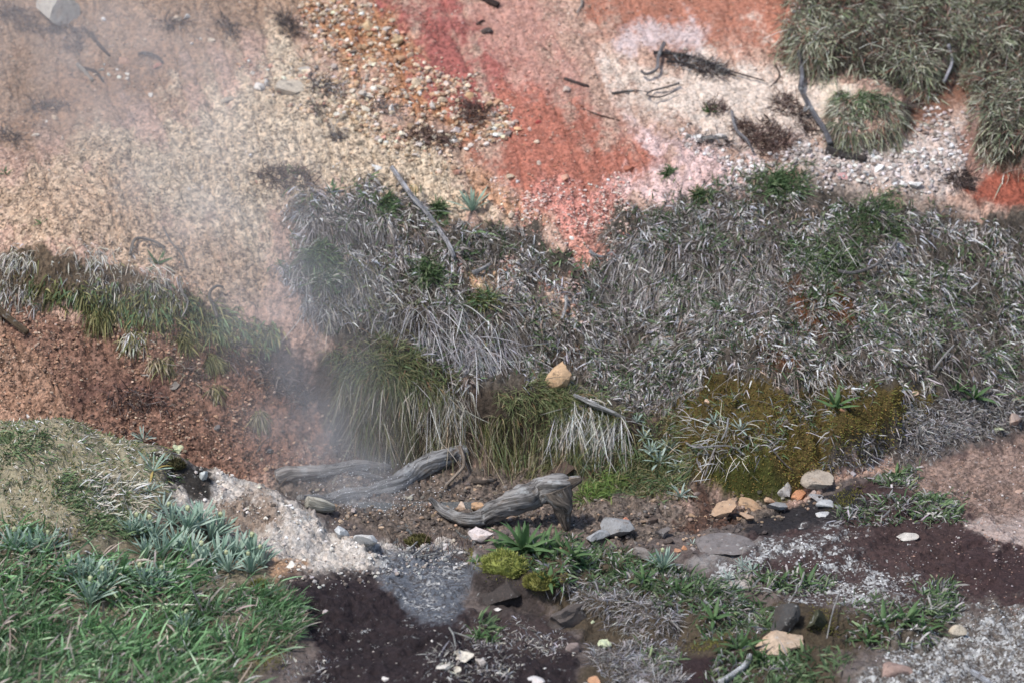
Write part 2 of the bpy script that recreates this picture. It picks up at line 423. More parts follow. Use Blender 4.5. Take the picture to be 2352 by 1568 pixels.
def math_n(nt, op, a, b=None, c=None, clamp=False):
    n = nd(nt, 'ShaderNodeMath', operation=op, use_clamp=clamp)
    for i, x in enumerate((a, b, c)):
        if x is None:
            continue
        if isinstance(x, (int, float)):
            n.inputs[i].default_value = x
        else:
            nt.links.new(x, n.inputs[i])
    return n.outputs[0]

def mix_c(nt, fac, a, b, mode='MIX'):
    n = nd(nt, 'ShaderNodeMix', data_type='RGBA', blend_type=mode)
    for s, x in ((0, fac), (6, a), (7, b)):
        if isinstance(x, (int, float)):
            n.inputs[s].default_value = x
        elif isinstance(x, tuple):
            n.inputs[s].default_value = x
        else:
            nt.links.new(x, n.inputs[s])
    return n.outputs[2]

def noise_n(nt, scale, detail=3, rough=.6, vec=None, out=0):
    n = nd(nt, 'ShaderNodeTexNoise')
    n.inputs['Scale'].default_value = scale
    n.inputs['Detail'].default_value = detail
    n.inputs['Roughness'].default_value = rough
    if vec is not None:
        nt.links.new(vec, n.inputs['Vector'])
    return n.outputs[out]

def mapr(nt, x, a, b, c=0.0, d=1.0):
    n = nd(nt, 'ShaderNodeMapRange')
    nt.links.new(x, n.inputs[0])
    for i, q in enumerate((a, b, c, d)):
        if isinstance(q, (int, float)):
            n.inputs[i + 1].default_value = q
        else:
            nt.links.new(q, n.inputs[i + 1])
    return n.outputs[0]

def ground_material():
    m, nt, b = mat('soil_and_rock')
    L = nt.links
    geo = nd(nt, 'ShaderNodeNewGeometry')
    pos = geo.outputs['Position']
    ca = nd(nt, 'ShaderNodeVertexColor', layer_name='Col').outputs[0]
    mk = nd(nt, 'ShaderNodeVertexColor', layer_name='Mask')
    sp = nd(nt, 'ShaderNodeSeparateColor')
    L.new(mk.outputs[0], sp.inputs[0])
    white, dark, wet, grav = sp.outputs[0], sp.outputs[1], sp.outputs[2], mk.outputs[1]
    # grains: every cell its own tone
    vo = nd(nt, 'ShaderNodeTexVoronoi'); vo.inputs['Scale'].default_value = 150
    L.new(pos, vo.inputs['Vector'])
    vo2 = nd(nt, 'ShaderNodeTexVoronoi'); vo2.inputs['Scale'].default_value = 70
    L.new(pos, vo2.inputs['Vector'])
    s1 = nd(nt, 'ShaderNodeSeparateColor'); L.new(vo.outputs['Color'], s1.inputs[0])
    s2 = nd(nt, 'ShaderNodeSeparateColor'); L.new(vo2.outputs['Color'], s2.inputs[0])
    g = math_n(nt, 'ADD', math_n(nt, 'MULTIPLY', s1.outputs[0], .6), math_n(nt, 'MULTIPLY', s2.outputs[1], .4))
    tone = mapr(nt, g, .15, .85, .30, 1.75)
    amt = math_n(nt, 'MULTIPLY_ADD', grav, .75, .22)
    c1 = mix_c(nt, amt, ca, mix_c(nt, 1.0, ca, tone, 'MULTIPLY'))
    # warm / cool drift grain to grain
    warm = mix_c(nt, math_n(nt, 'MULTIPLY', s2.outputs[2], .35), (1, 1, 1, 1), (1.12, .92, .78, 1))
    c1 = mix_c(nt, 1.0, c1, warm, 'MULTIPLY')
    # dark flecks where the noise runs high
    dn = noise_n(nt, 58, 6, .74, pos)
    dlo = math_n(nt, 'MULTIPLY_ADD', dark, -.30, .76)
    df = mapr(nt, dn, dlo, math_n(nt, 'ADD', dlo, .07))
    c2 = mix_c(nt, math_n(nt, 'MULTIPLY', df, .7), c1, (.035, .026, .022, 1))
    # crisp white lichen and mineral crust
    ln = noise_n(nt, 19, 8, .74, pos)
    lv = math_n(nt, 'ADD', math_n(nt, 'MULTIPLY', ln, .82), math_n(nt, 'MULTIPLY', s1.outputs[1], .18))
    llo = math_n(nt, 'MULTIPLY_ADD', white, -.46, .74)
    lf = mapr(nt, lv, llo, math_n(nt, 'ADD', llo, .10))
    ltone = mix_c(nt, s2.outputs[0], (.53, .53, .51, 1), (.36, .35, .34, 1))
    c3 = mix_c(nt, math_n(nt, 'MULTIPLY', lf, math_n(nt, 'GREATER_THAN', white, .012)), c2, ltone)
    L.new(c3, b.inputs['Base Color'])
    rgh = math_n(nt, 'MULTIPLY_ADD', wet, -.5, .9)
    L.new(rgh, b.inputs['Roughness'])
    # fine relief
    hgt = math_n(nt, 'ADD', math_n(nt, 'MULTIPLY', vo2.outputs['Distance'], -.5), math_n(nt, 'MULTIPLY', noise_n(nt, 190, 4, .65, pos), .9))
    hgt = math_n(nt, 'ADD', hgt, math_n(nt, 'MULTIPLY', lf, .5))
    bp = nd(nt, 'ShaderNodeBump')
    bp.inputs['Strength'].default_value = .8
    bp.inputs['Distance'].default_value = .009
    L.new(hgt, bp.inputs['Height'])
    L.new(bp.outputs[0], b.inputs['Normal'])
    return m

def blade_material(name, transl=.3, rough=.6):
    m, nt, b = mat(name)
    ca = nd(nt, 'ShaderNodeVertexColor', layer_name='Col').outputs[0]
    nt.links.new(ca, b.inputs['Base Color'])
    b.inputs['Roughness'].default_value = rough
    tr = nd(nt, 'ShaderNodeBsdfTranslucent')
    nt.links.new(ca, tr.inputs[0])
    mx = nd(nt, 'ShaderNodeMixShader')
    mx.inputs[0].default_value = transl
    nt.links.new(b.outputs[0], mx.inputs[1])
    nt.links.new(tr.outputs[0], mx.inputs[2])
    nt.links.new(mx.outputs[0], nt.nodes['Material Output'].inputs[0])
    return m

def stone_material(name='stone', scale=60, vertex=False):
    m, nt, b = mat(name)
    L = nt.links
    if vertex:
        base = nd(nt, 'ShaderNodeVertexColor', layer_name='Col').outputs[0]
    else:
        base = nd(nt, 'ShaderNodeObjectInfo').outputs['Color']
    pos = nd(nt, 'ShaderNodeNewGeometry').outputs['Position']
    n1 = noise_n(nt, scale, 6, .7, pos)
    n2 = noise_n(nt, scale * 4, 3, .6, pos)
    c = mix_c(nt, 1.0, base, mapr(nt, n1, .25, .75, .68, 1.3), 'MULTIPLY')
    c = mix_c(nt, mapr(nt, n2, .56, .66, 0, .6), c, (.10, .075, .06, 1))
    n3 = noise_n(nt, scale * .7, 7, .75, pos)
    c = mix_c(nt, mapr(nt, n3, .57, .62, 0, .55), c, (.055, .05, .045, 1))
    c = mix_c(nt, mapr(nt, n3, .40, .35, 0, .5), c, (.46, .46, .44, 1))
    st = noise_n(nt, scale * .45, 4, .6, pos)
    c = mix_c(nt, mapr(nt, st, .56, .7, 0, .4), c, mix_c(nt, 1.0, base, (1.1, .80, .58, 1), 'MULTIPLY'))
    L.new(c, b.inputs['Base Color'])
    bp = nd(nt, 'ShaderNodeBump')
    bp.inputs['Strength'].default_value = .6
    bp.inputs['Distance'].default_value = .004
    L.new(math_n(nt, 'ADD', n1, math_n(nt, 'MULTIPLY', n2, .4)), bp.inputs['Height'])
    L.new(bp.outputs[0], b.inputs['Normal'])
    return m

def wood_material():
    m, nt, b = mat('weathered_wood')
    L = nt.links
    base = nd(nt, 'ShaderNodeObjectInfo').outputs['Color']
    uv = nd(nt, 'ShaderNodeUVMap', uv_map='grain').outputs[0]
    mp = nd(nt, 'ShaderNodeMapping'); mp.inputs['Scale'].default_value = (9, 9, 1)
    L.new(uv, mp.inputs['Vector'])
    n1 = noise_n(nt, 1.6, 6, .7, mp.outputs[0])
    pos = nd(nt, 'ShaderNodeNewGeometry').outputs['Position']
    n2 = noise_n(nt, 28, 5, .65, pos)
    c = mix_c(nt, 1.0, base, mapr(nt, n1, .3, .7, .6, 1.3), 'MULTIPLY')
    c = mix_c(nt, mapr(nt, n1, .52, .40, 0, .75), c, (.022, .018, .016, 1))
    c = mix_c(nt, mapr(nt, n2, .56, .66, 0, .55), c, (.42, .43, .42, 1))
    c = mix_c(nt, mapr(nt, n2, .42, .34, 0, .45), c, (.13, .09, .055, 1))
    L.new(c, b.inputs['Base Color'])
    bp = nd(nt, 'ShaderNodeBump')
    bp.inputs['Strength'].default_value = 1.0
    bp.inputs['Distance'].default_value = .012
    L.new(n1, bp.inputs['Height'])
    L.new(bp.outputs[0], b.inputs['Normal'])
    return m

def leaf_material(name, c1, c2, transl=.2):
    m, nt, b = mat(name)
    L = nt.links
    inf = nd(nt, 'ShaderNodeObjectInfo')
    c = mix_c(nt, inf.outputs['Random'], tuple(alb(c1)) + (1,), tuple(alb(c2)) + (1,))
    pos = nd(nt, 'ShaderNodeNewGeometry').outputs['Position']
    c = mix_c(nt, 1.0, c, mapr(nt, noise_n(nt, 90, 3, .6, pos), .3, .7, .8, 1.2), 'MULTIPLY')
    L.new(c, b.inputs['Base Color'])
    b.inputs['Roughness'].default_value = .55
    tr = nd(nt, 'ShaderNodeBsdfTranslucent'); L.new(c, tr.inputs[0])
    mx = nd(nt, 'ShaderNodeMixShader'); mx.inputs[0].default_value = transl
    L.new(b.outputs[0], mx.inputs[1]); L.new(tr.outputs[0], mx.inputs[2])
    L.new(mx.outputs[0], nt.nodes['Material Output'].inputs[0])
    return m

M_ground = ground_material()
M_blade = blade_material('grass_blades', .22, .7)
M_green = blade_material('green_blades', .32, .5)
M_moss = blade_material('moss_fronds', .15, .9)
M_stone = stone_material('stone')
M_grit = stone_material('grit', 90, True)
M_wood = wood_material()
M_silver = leaf_material('silvery_leaf', (190, 214, 192), (146, 184, 156), .3)
M_frost = leaf_material('frosty_leaf', (188, 204, 190), (146, 172, 154), .2)
M_broad = leaf_material('broad_green_leaf', (112, 148, 84), (82, 120, 66), .3)
M_yellow = leaf_material('yellowed_leaf', (206, 178, 84), (176, 160, 80))
M_bud = leaf_material('pale_bud', (206, 208, 150), (188, 196, 140), .1)

def tag(o, label, cat=None, group=None, kind=None):
    o['label'] = label
    if cat: o['category'] = cat
    if group: o['group'] = group
    if kind: o['kind'] = kind
    return o

def link(name, me, m, parent=None):
    o = bpy.data.objects.new(name, me)
    C.objects.link(o)
    if m is not None and len(me.materials) == 0:
        me.materials.append(m)
    if parent is not None:
        o.parent = parent
    return o

ground = link('ground', gme, M_ground)
tag(ground, 'bare hillside of ochre, crimson and pale soil above a dark rock shelf', 'ground', kind='structure')

# ---------------------------------------------------------------- looking things up on the land
def _cell(a, x):
    i = np.clip(np.searchsorted(a, x) - 1, 0, len(a) - 2)
    return i, np.clip((x - a[i]) / (a[i + 1] - a[i]), 0, 1)

def height(X, Y):
    i, fx_ = _cell(gx, X); j, fy_ = _cell(gy, Y)
    return (GZ[j, i] * (1 - fx_) + GZ[j, i + 1] * fx_) * (1 - fy_) + (GZ[j + 1, i] * (1 - fx_) + GZ[j + 1, i + 1] * fx_) * fy_

def soil(X, Y):
    i, _ = _cell(gx, X); j, _ = _cell(gy, Y)
    return COLG[j, i]

def grad(X, Y, e=.03):
    return (height(X + e, Y) - height(X - e, Y)) / (2 * e), (height(X, Y + e) - height(X, Y - e)) / (2 * e)

def hit(u, v):                      # where the line of sight meets the land
    d = ray(u, v)
    t = np.arange(8.6, 17, .004)
    Q = CAM + t[:, None] * d
    k = np.argmax(Q[:, 2] < height(Q[:, 0], Q[:, 1]))
    return Q[max(k, 1)]

def metres(px, p):
    return px / FPX * ((p - CAM) @ FWD)

# ---------------------------------------------------------------- blades of grass
def ribbons(P0, D0, L, Wd, grav_, colr, segs=3, curl=.0, side=None):
    """tapered ribbons that leave P0 along D0 and sag under their own weight"""
    n = len(P0)
    D0 = D0 / np.linalg.norm(D0, axis=1, keepdims=True)
    if side is None:
        rv = rng.normal(size=(n, 3)) * [1, .5, .5]
        side = np.cross(D0, rv)
    side = side / (np.linalg.norm(side, axis=1, keepdims=True) + 1e-9)
    ts = np.linspace(0, 1, segs + 1)
    bend = rng.normal(size=(n, 3)) * curl
    rows = []
    for k, t_ in enumerate(ts):
        c_ = P0 + L[:, None] * (D0 * t_ + bend * t_ * t_ * .6)
        c_[:, 2] -= L * grav_ * t_ * t_
        w_ = Wd * (1.0 - .25 * abs(t_ - .3) if k < segs else 0)
        if k < segs:
            rows.append(c_ - side * w_[:, None] * .5)
            rows.append(c_ + side * w_[:, None] * .5)
        else:
            rows.append(c_)
    m = 2 * segs + 1
    Vt = np.stack(rows, 1)
    f = []
    for k in range(segs - 1):
        a = 2 * k
        f.append([a, a + 1, a + 3, a + 2])
    tri = [2 * segs - 2, 2 * segs - 1, 2 * segs]
    base = (np.arange(n) * m)[:, None]
    q = (np.array(f).ravel()[None, :] + base) if f else np.zeros((n, 0), int)
    lp = np.concatenate([q, np.array(tri)[None, :] + base], 1)
    tot = np.tile(np.array([4] * (segs - 1) + [3]), n)
    return Vt.reshape(-1, 3), lp.ravel(), tot, np.repeat(colr, m, 0)

class Bunch:
    def __init__(s): s.v, s.l, s.t, s.c, s.n = [], [], [], [], 0
    def add(s, r):
        v, l, t_, c = r
        s.v.append(v); s.l.append(l + s.n); s.t.append(t_); s.c.append(c); s.n += len(v)
    def build(s, name, m, parent=None, sm=True):
        t_ = np.concatenate(s.t)
        me = new_mesh(name, np.concatenate(s.v), loops=np.concatenate(s.l), starts=np.r_[0, np.cumsum(t_)[:-1]], totals=t_)
        color_attr(me, np.concatenate(s.c))
        smooth(me, sm)
        return link(name, me, m, parent)

U, V = project(P)
_vis = np.where((np.abs(P[:, 0]) < 1.85) & (P[:, 1] > -1.42) & (P[:, 1] < 2.12))[0]
VX, VY, VU, VV_, VN = P[_vis, 0], P[_vis, 1], U[_vis], V[_vis], NEAR[_vis]
VP = np.c_[VX, VY, VX * 0]
FR1 = fbm(VP, 9, 3, 51) * 2 - 1
FR2 = fbm(VP, 34, 2, 52) * 2 - 1
FR3 = fbm(VP, 15, 3, 53)
FR4 = fbm(VP, 5.0, 3, 54)
def seeds(n, polys, near, fe=10, fray=16, patchy=0.0):
    """n points spread evenly over the land inside the polygons, with frayed edges and bare gaps"""
    w = np.zeros(len(VX))
    for p in polys:
        p = np.asarray(p, float)
        pad = fe * 2 + fray * 2
        m = (VU > p[:, 0].min() - pad) & (VU < p[:, 0].max() + pad) & (VV_ > p[:, 1].min() - pad) & (VV_ < p[:, 1].max() + pad)
        if near is not None:
            m &= VN == bool(near)
        k = np.where(m)[0]
        d = poly_sd(VU[k], VV_[k], p) + (FR1[k] * 1.2 + FR2[k]) * fray
        w[k] = np.maximum(w[k], sstep(-fe, fe, d))
    if patchy:
        w *= np.clip(1 - patchy + patchy * 2.2 * sstep(.38, .62, FR3), .02, None)
    k = rng.choice(len(w), n, p=w / w.sum())
    X = VX[k] + rng.uniform(-.5, .5, n) * STEP
    Y = VY[k] + rng.uniform(-.5, .5, n) * STEP
    return np.c_[X, Y, height(X, Y)]

def pick(cols, n, jit=.16):
    cs = np.array([alb(c[:3]) for c in cols])
    wts = np.array([c[3] if len(c) > 3 else 1 for c in cols], float)
    i = rng.choice(len(cs), n, p=wts / wts.sum())
    return np.clip(cs[i] * (1 + rng.normal(size=(n, 1)) * jit) * (1 + rng.normal(size=(n, 3)) * .03), .004, .8)

def field(B, n, polys, near, cols, ln, wd, up=.8, down=.3, rand=.5, lean=(0, 0), sag=.3, curl=.1, segs=3, fe=10, clump=None, lift=0.0, fray=14, patchy=0.0, bright=1.6, tone=.0):
    Q = seeds(n, polys, near, fe, fray, patchy)
    if clump:                       # pull seeds together into tufts
        k = max(4, int(len(Q) / clump[0]))
        cen = Q[rng.integers(0, len(Q), k)]
        pick_ = rng.integers(0, k, len(Q))
        off = rng.normal(size=(len(Q), 2)) * clump[1]
        keep = rng.random(len(Q)) < .75
        XYq = np.where(keep[:, None], cen[pick_, :2] + off, Q[:, :2])
        Q = np.c_[XYq, height(XYq[:, 0], XYq[:, 1])]
        cdir = rng.normal(size=(k, 3))[pick_] * keep[:, None] * .42
        cton = np.where(keep, rng.uniform(.66, 1.32, k)[pick_], 1)
    n = len(Q)
    gx_, gy_ = grad(Q[:, 0], Q[:, 1])
    nrm = np.c_[-gx_, -gy_, np.ones(n)]
    nrm /= np.linalg.norm(nrm, axis=1, keepdims=True)
    dh = np.c_[-gx_, -gy_, -(gx_ ** 2 + gy_ ** 2)]
    dh /= (np.linalg.norm(dh, axis=1, keepdims=True) + .15)
    D = nrm * up + dh * down + rng.normal(size=(n, 3)) * rand + np.array([lean[0], lean[1], 0])
    if clump:
        D += cdir
    D[:, 2] = np.where(D @ np.array([0, 0, 1.0]) < -.9, -.9, D[:, 2])
    bad = (D * nrm).sum(1) < .05
    D[bad] += nrm[bad] * (.12 - (D[bad] * nrm[bad]).sum(1))[:, None]
    L = rng.uniform(*ln, n) * rng.uniform(.7, 1.15, n) * (.62 + .8 * fbm(Q, 10, 2, 95))
    Wd = rng.uniform(*wd, n)
    Q = Q.copy(); Q[:, 2] += lift - .002
    cc = pick(cols, n) * bright
    cc *= (.72 + .56 * fbm(Q, 8, 3, 91))[:, None]
    if clump:
        cc *= cton[:, None]
    if tone:
        cc *= (1 - tone * .62 + tone * 1.25 * fbm(Q, 3.6, 3, 97))[:, None]
    B.add(ribbons(Q, D, L, Wd, sag, np.clip(cc, .004, .75), segs, curl))

GREY = [(152, 147, 143, 3), (178, 173, 169, 1.8), (126, 119, 114, 3), (102, 94, 88, 2.4), (80, 71, 64, 1.6), (152, 151, 158, 1.8)]
GREEN = [(88, 112, 70, 3), (108, 130, 84, 2), (72, 96, 58, 2), (124, 138, 94, 1)]
PALE = [(206, 200, 184, 2), (186, 178, 160, 2), (160, 148, 126, 1), (214, 212, 208, 1)]
OLIVE = [(120, 118, 66, 2), (98, 98, 50, 2), (146, 136, 84, 1.5), (84, 84, 42, 1)]
STRAW = [(160, 142, 114, 2), (138, 118, 92, 2), (186, 172, 146, 1), (108, 90, 70, 1.4)]

PALE_ = [(190, 184, 176, 2), (150, 140, 130, 2)]
slope_poly = [(680, 430), (760, 410), (920, 450), (1060, 490), (1180, 520), (1290, 590), (1400, 600), (1440, 480), (1570, 460), (1690, 420), (1750, 450), (2050, 470), (2220, 490), (2400, 520), (2400, 930), (2180, 890), (2050, 880), (1850, 910), (1640, 850), (1540, 960), (1420, 930), (1250, 880), (1120, 890), (1000, 850), (900, 760), (740, 740), (650, 650)]
b = Bunch()
field(b, 40000, [slope_poly], 0, GREY, (.016, .042), (.0022, .0052), up=.7, down=.7, rand=.5, sag=.75, curl=.5, segs=4, fe=16, clump=(9, .008), fray=34, patchy=.8, bright=2.75, tone=.85)
field(b, 24000, [slope_poly], 0, GREY[2:5] + [(128, 108, 92, 2)], (.016, .05), (.0014, .003), up=.6, down=.9, rand=.45, sag=.8, curl=.5, segs=4, fe=16, clump=(14, .012), fray=34, patchy=.5, bright=2.4, tone=.8)
field(b, 500, [slope_poly], 0, PALE_, (.07, .16), (.0010, .0018), up=.7, down=.5, rand=.8, sag=.3, curl=.4, segs=5, fe=16)
field(b, 9000, [[(1340, 600), (1500, 560), (1780, 600), (1800, 680), (1600, 720), (1400, 700)], [(700, 440), (900, 470), (900, 560), (720, 600)]], 0, GREY[:1] + GREY[2:5], (.04, .08), (.0016, .003), up=.5, down=1, rand=.3, sag=.9, curl=.25, segs=4, fe=24, fray=34, patchy=.5, bright=2.0)
field(b, 9000, [[(1900, 1065), (2040, 970), (2190, 890), (2420, 870), (2420, 950), (2260, 1000), (2060, 1070)]], None, GREY, (.012, .03), (.0016, .0032), up=.7, down=.3, rand=.7, sag=.4, curl=.5, segs=3, fe=14, patchy=.6)
field(b, 6000, [slope_poly], 0, GREY[2:5], (.05, .10), (.0014, .0026), up=.5, down=.7, rand=.6, sag=.5, curl=.4, segs=4, fe=16, clump=(12, .02), fray=30)
o = b.build('dry_grass', M_blade)
tag(o, 'withered grey grass matting the slope right of the red soil', 'grass', kind='stuff')
b = Bunch()
field(b, 2500, [[(1500, 620), (2400, 640), (2400, 930), (2050, 880), (1850, 910), (1640, 850), (1500, 900)]], 0, GREEN, (.02, .045), (.002, .0045), up=.9, down=.2, rand=.5, sag=.25, curl=.2, fe=30, clump=(12, .014), fray=40, patchy=.7, bright=1.3)
field(b, 6500, [slope_poly], 0, GREEN, (.025, .055), (.0028, .005), up=1.0, down=.1, rand=.45, sag=.15, curl=.12, fe=16, clump=(12, .016), fray=34, patchy=.6)
field(b, 2600, [[(1800, 560), (1980, 540), (1990, 640), (1850, 640)], [(1700, 400), (1860, 380), (1850, 450), (1720, 450)], [(1900, 480), (2060, 440), (2060, 540), (1900, 540)]], 0, GREEN, (.03, .06), (.002, .004), sag=.2, fe=20)
o = b.build('green_grass', M_green)
tag(o, 'short green blades scattered through the withered grass slope', 'grass', kind='stuff')

shrub_poly = [(1845, -60), (1800, 110), (1850, 160), (1960, 170), (2060, 205), (2140, 215), (2190, 150), (2240, 200), (2230, 330), (2290, 390), (2420, 410), (2420, -60)]
isl_poly = [(1905, 330), (1930, 220), (2010, 200), (2080, 240), (2060, 330), (1980, 350)]
SHR = [(136, 138, 112, 3), (106, 108, 84, 3), (160, 158, 140, 1.6), (84, 76, 66, 3), (116, 84, 70, 1.6), (88, 102, 68, 1.5), (64, 58, 52, 2)]
b = Bunch()
field(b, 48000, [shrub_poly], 0, SHR, (.018, .052), (.0015, .0032), up=.8, down=.55, rand=.75, sag=.6, curl=.5, segs=4, fe=12, clump=(12, .012), fray=22, patchy=.72, bright=2.5, tone=.7)
field(b, 260, [shrub_poly], 0, [(200, 190, 176, 1), (150, 132, 118, 1)], (.07, .14), (.0012, .002), up=1, down=.3, rand=.6, sag=.3, curl=.3, segs=5, fe=12)
field(b, 2600, [shrub_poly], 0, [(124, 78, 60, 2), (96, 64, 52, 2)], (.02, .05), (.002, .004), up=.8, down=.4, rand=.7, sag=.4, curl=.4, fe=10, clump=(40, .022), bright=1.2)
o = b.build('dry_grass', M_blade)
tag(o, 'shaggy grey-green grass hanging over the pale scree, upper right corner', 'grass', kind='stuff')
b = Bunch()
field(b, 4200, [isl_poly], 0, SHR, (.025, .065), (.0016, .0034), up=.7, down=.8, rand=.6, sag=.8, curl=.4, segs=4, fe=8, patchy=.5, bright=2.2)
field(b, 500, [[(1930, 225), (2000, 205), (2060, 235), (1980, 260)]], 0, GREEN, (.03, .06), (.002, .0036), up=.9, down=.3, rand=.5, sag=.4, fe=8)
o = b.build('grass_tussock', M_blade)
tag(o, 'round shaggy grass tussock alone on the white scree beside the gnarled branch', 'grass')

turf = [[(10, 600), (40, 570), (130, 565), (300, 590), (430, 640), (430, 690), (330, 700), (150, 680), (90, 640)], [(-60, 640), (60, 635), (100, 680), (80, 700), (-60, 700)]]
b = Bunch()
field(b, 3000, turf, 0, PALE[1:] + OLIVE[:2] + GREY[:5] + PALE, (.014, .038), (.0018, .0036), up=.55, down=.85, rand=.5, sag=.9, curl=.4, segs=4, fe=10, clump=(8, .010), fray=15, patchy=.85, bright=1.4)
field(b, 800, [[(20, 590), (130, 560), (300, 580), (430, 635), (420, 660), (280, 620), (120, 600)]], 0, PALE, (.02, .045), (.0016, .003), up=.55, down=.85, rand=.5, sag=.9, curl=.4, segs=5, fe=10, clump=(8, .010), fray=15, patchy=.85, bright=1.4)
field(b, 2600, [[(60, 650), (430, 680), (640, 760), (600, 800), (430, 740), (180, 715)]], 0, OLIVE + GREEN[:1], (.025, .05), (.003, .006), up=.6, down=.7, rand=.4, sag=.6, curl=.2, fe=12, clump=(9, .012))
o = b.build('hanging_grass', M_blade)
tag(o, 'pale turf hanging over the edge of the reddish left bank', 'grass', kind='stuff')

def tussock(label, n, polys, cols, ln, wd, m=M_blade, near=0, group=None, extra=None, name='grass_tussock', **kw):
    b = Bunch()
    field(b, n, polys, near, cols, ln, wd, **kw)
    for e in extra or ():
        field(b, *e[0], **e[1])
    o = b.build(name, m)
    tag(o, label, 'grass', group)
    return o

FINE = [(112, 124, 74, 3), (130, 130, 86, 2), (92, 106, 62, 2), (150, 140, 98, 1), (150, 114, 78, .5)]
hang = dict(up=.5, down=.95, rand=.4, sag=.95, curl=.5, segs=5, fe=12, fray=20, patchy=.65, bright=1.25)
fz = dict(up=.9, down=.35, rand=.5, sag=.4, curl=.2, segs=3, fe=12, patchy=.4)
tussock('long fringe of straw grass topped by green fuzz hanging over the steaming hollow', 3200,
        [[(745, 800), (890, 765), (1000, 850), (1060, 880), (1000, 925), (860, 890), (770, 870)]], FINE, (.03, .065), (.0014, .0024), M_green, **fz,
        extra=[((2600, [[(780, 850), (960, 890), (1090, 930), (1080, 1030), (960, 1010), (800, 960)]], 0, STRAW + PALE[1:2] + OLIVE[:2] + FINE[:2], (.03, .105), (.0013, .0026)), hang),
               ((420, [[(960, 880), (1080, 900), (1090, 960), (980, 950)]], 0, PALE, (.05, .12), (.0014, .0026)), hang)])
tussock('olive tussock of fine grass below the upright tan stone', 3600,
        [[(1120, 890), (1250, 870), (1400, 930), (1440, 960), (1340, 1010), (1180, 970)]], FINE, (.03, .06), (.0014, .0024), M_green, **fz,
        extra=[((2800, [[(1060, 920), (1180, 950), (1350, 1000), (1330, 1070), (1200, 1070), (1080, 1020)]], 0, STRAW + OLIVE + FINE[:3], (.03, .095), (.0013, .0026)), hang),
               ((2200, [[(1300, 1010), (1470, 980), (1560, 1060), (1500, 1110), (1340, 1090)]], 0, OLIVE + FINE + GREEN[:1], (.035, .08), (.0016, .0028)), hang)])
tussock('white bleached grass strands spilling below the flat pale stone', 760,
        [[(1270, 960), (1330, 905), (1450, 965), (1440, 1000), (1280, 1020)]], PALE[:1] + [(214, 212, 206, 3), (160, 150, 136, 1)], (.06, .13), (.0016, .0028), **hang)
tussock('curtain of grey dead grass stems hanging in front of a dark hollow', 950,
        [[(950, 720), (1060, 700), (1190, 740), (1190, 810), (1060, 820), (960, 790)]], [(176, 172, 172, 3), (140, 134, 132, 2), (196, 192, 194, 1)], (.07, .17), (.0015, .0028), **hang)
tussock('pale drooping straw tussock left of the dead stem curtain', 2600,
        [[(680, 620), (800, 590), (970, 640), (960, 740), (830, 750), (690, 720)]], PALE[1:] + GREY + OLIVE[:1], (.045, .10), (.0015, .003), **hang)
tussock('tangle of brown rootlets dangling from the bank above the back log', 420,
        [[(1000, 960), (1120, 980), (1130, 1060), (1040, 1060)], [(780, 930), (900, 970), (900, 1050), (800, 1020)]], STRAW + [(112, 92, 80, 2)], (.05, .12), (.0012, .0022), up=.6, down=.8, rand=.4, sag=.9, curl=.6, segs=6, fe=10)
tussock('small bright green grass tuft at the right end of the driftwood log', 700,
        [[(1330, 1100), (1400, 1080), (1440, 1110), (1400, 1140), (1340, 1140)]], [(104, 128, 52, 3), (130, 140, 66, 1), (84, 110, 44, 2)], (.05, .09), (.0016, .003), M_green,
        up=.9, down=.4, rand=.45, sag=.5, curl=.1, segs=4, fe=8, extra=[((200, [[(1320, 1120), (1390, 1120), (1380, 1150), (1330, 1150)]], None, STRAW, (.05, .09), (.0016, .003)), hang)])

tuftpos = [(887, 468, 44, 'green grass tuft under the top of the long pale branch', GREEN), (1015, 480, 40, 'green grass tuft right of the long pale branch', GREEN),
           (730, 590, 70, 'steam-veiled green grass tuft at the left edge of the grey slope', GREEN), (760, 640, 60, 'wispy green tuft below the steam-veiled one', GREEN + PALE[:1]),
           (1000, 620, 60, 'green fuzzy tuft beside the foot of the pale branch', GREEN), (1100, 690, 55, 'olive green tuft below the small ochre stone on the slope', GREEN + OLIVE),
           (1535, 402, 12, 'tiny green sprout on the pale pink soil', GREEN), (228, 716, 50, 'olive tuft clinging under the hanging turf', OLIVE),
           (302, 780, 45, 'dry olive tuft on the red bank beside a pale stone', OLIVE + PALE), (370, 830, 34, 'straw tuft drooping above the grey stone on the red bank', STRAW + OLIVE),
           (493, 830, 40, 'olive tuft halfway down the red bank', OLIVE), (430, 775, 34, 'olive tuft at the upper edge of the dark soil', OLIVE),
           (487, 893, 26, 'small straw tuft low on the red bank', STRAW + OLIVE), (600, 955, 36, 'straw tuft near the foot of the red bank', STRAW + OLIVE),
           (500, 750, 44, 'green and olive tuft beside the ringed hanging root', OLIVE + GREEN), (1610, 450, 34, 'yellow green tuft at the edge of the pink soil', GREEN + OLIVE[:1]),
           (1790, 410, 50, 'green tuft below the white scree', GREEN), (1900, 600, 60, 'light green tuft above the arched root', GREEN + PALE[:1])]
for (u, v, w, lab, cs) in tuftpos:
    h = w * .6
    dn = v > 700
    poly = [(u - w * .5, v), (u, v - h * .6), (u + w * .5, v), (u, v + h * .5)]
    tussock(lab, int(60 + w * 5), [poly], cs, (.02 + w * .0004, .035 + w * .0006), (.0022, .0045), M_green, up=.8, down=.6 if dn else .2, rand=.5, sag=.7 if dn else .3, curl=.15, segs=4, fe=5, name='grass_tuft')

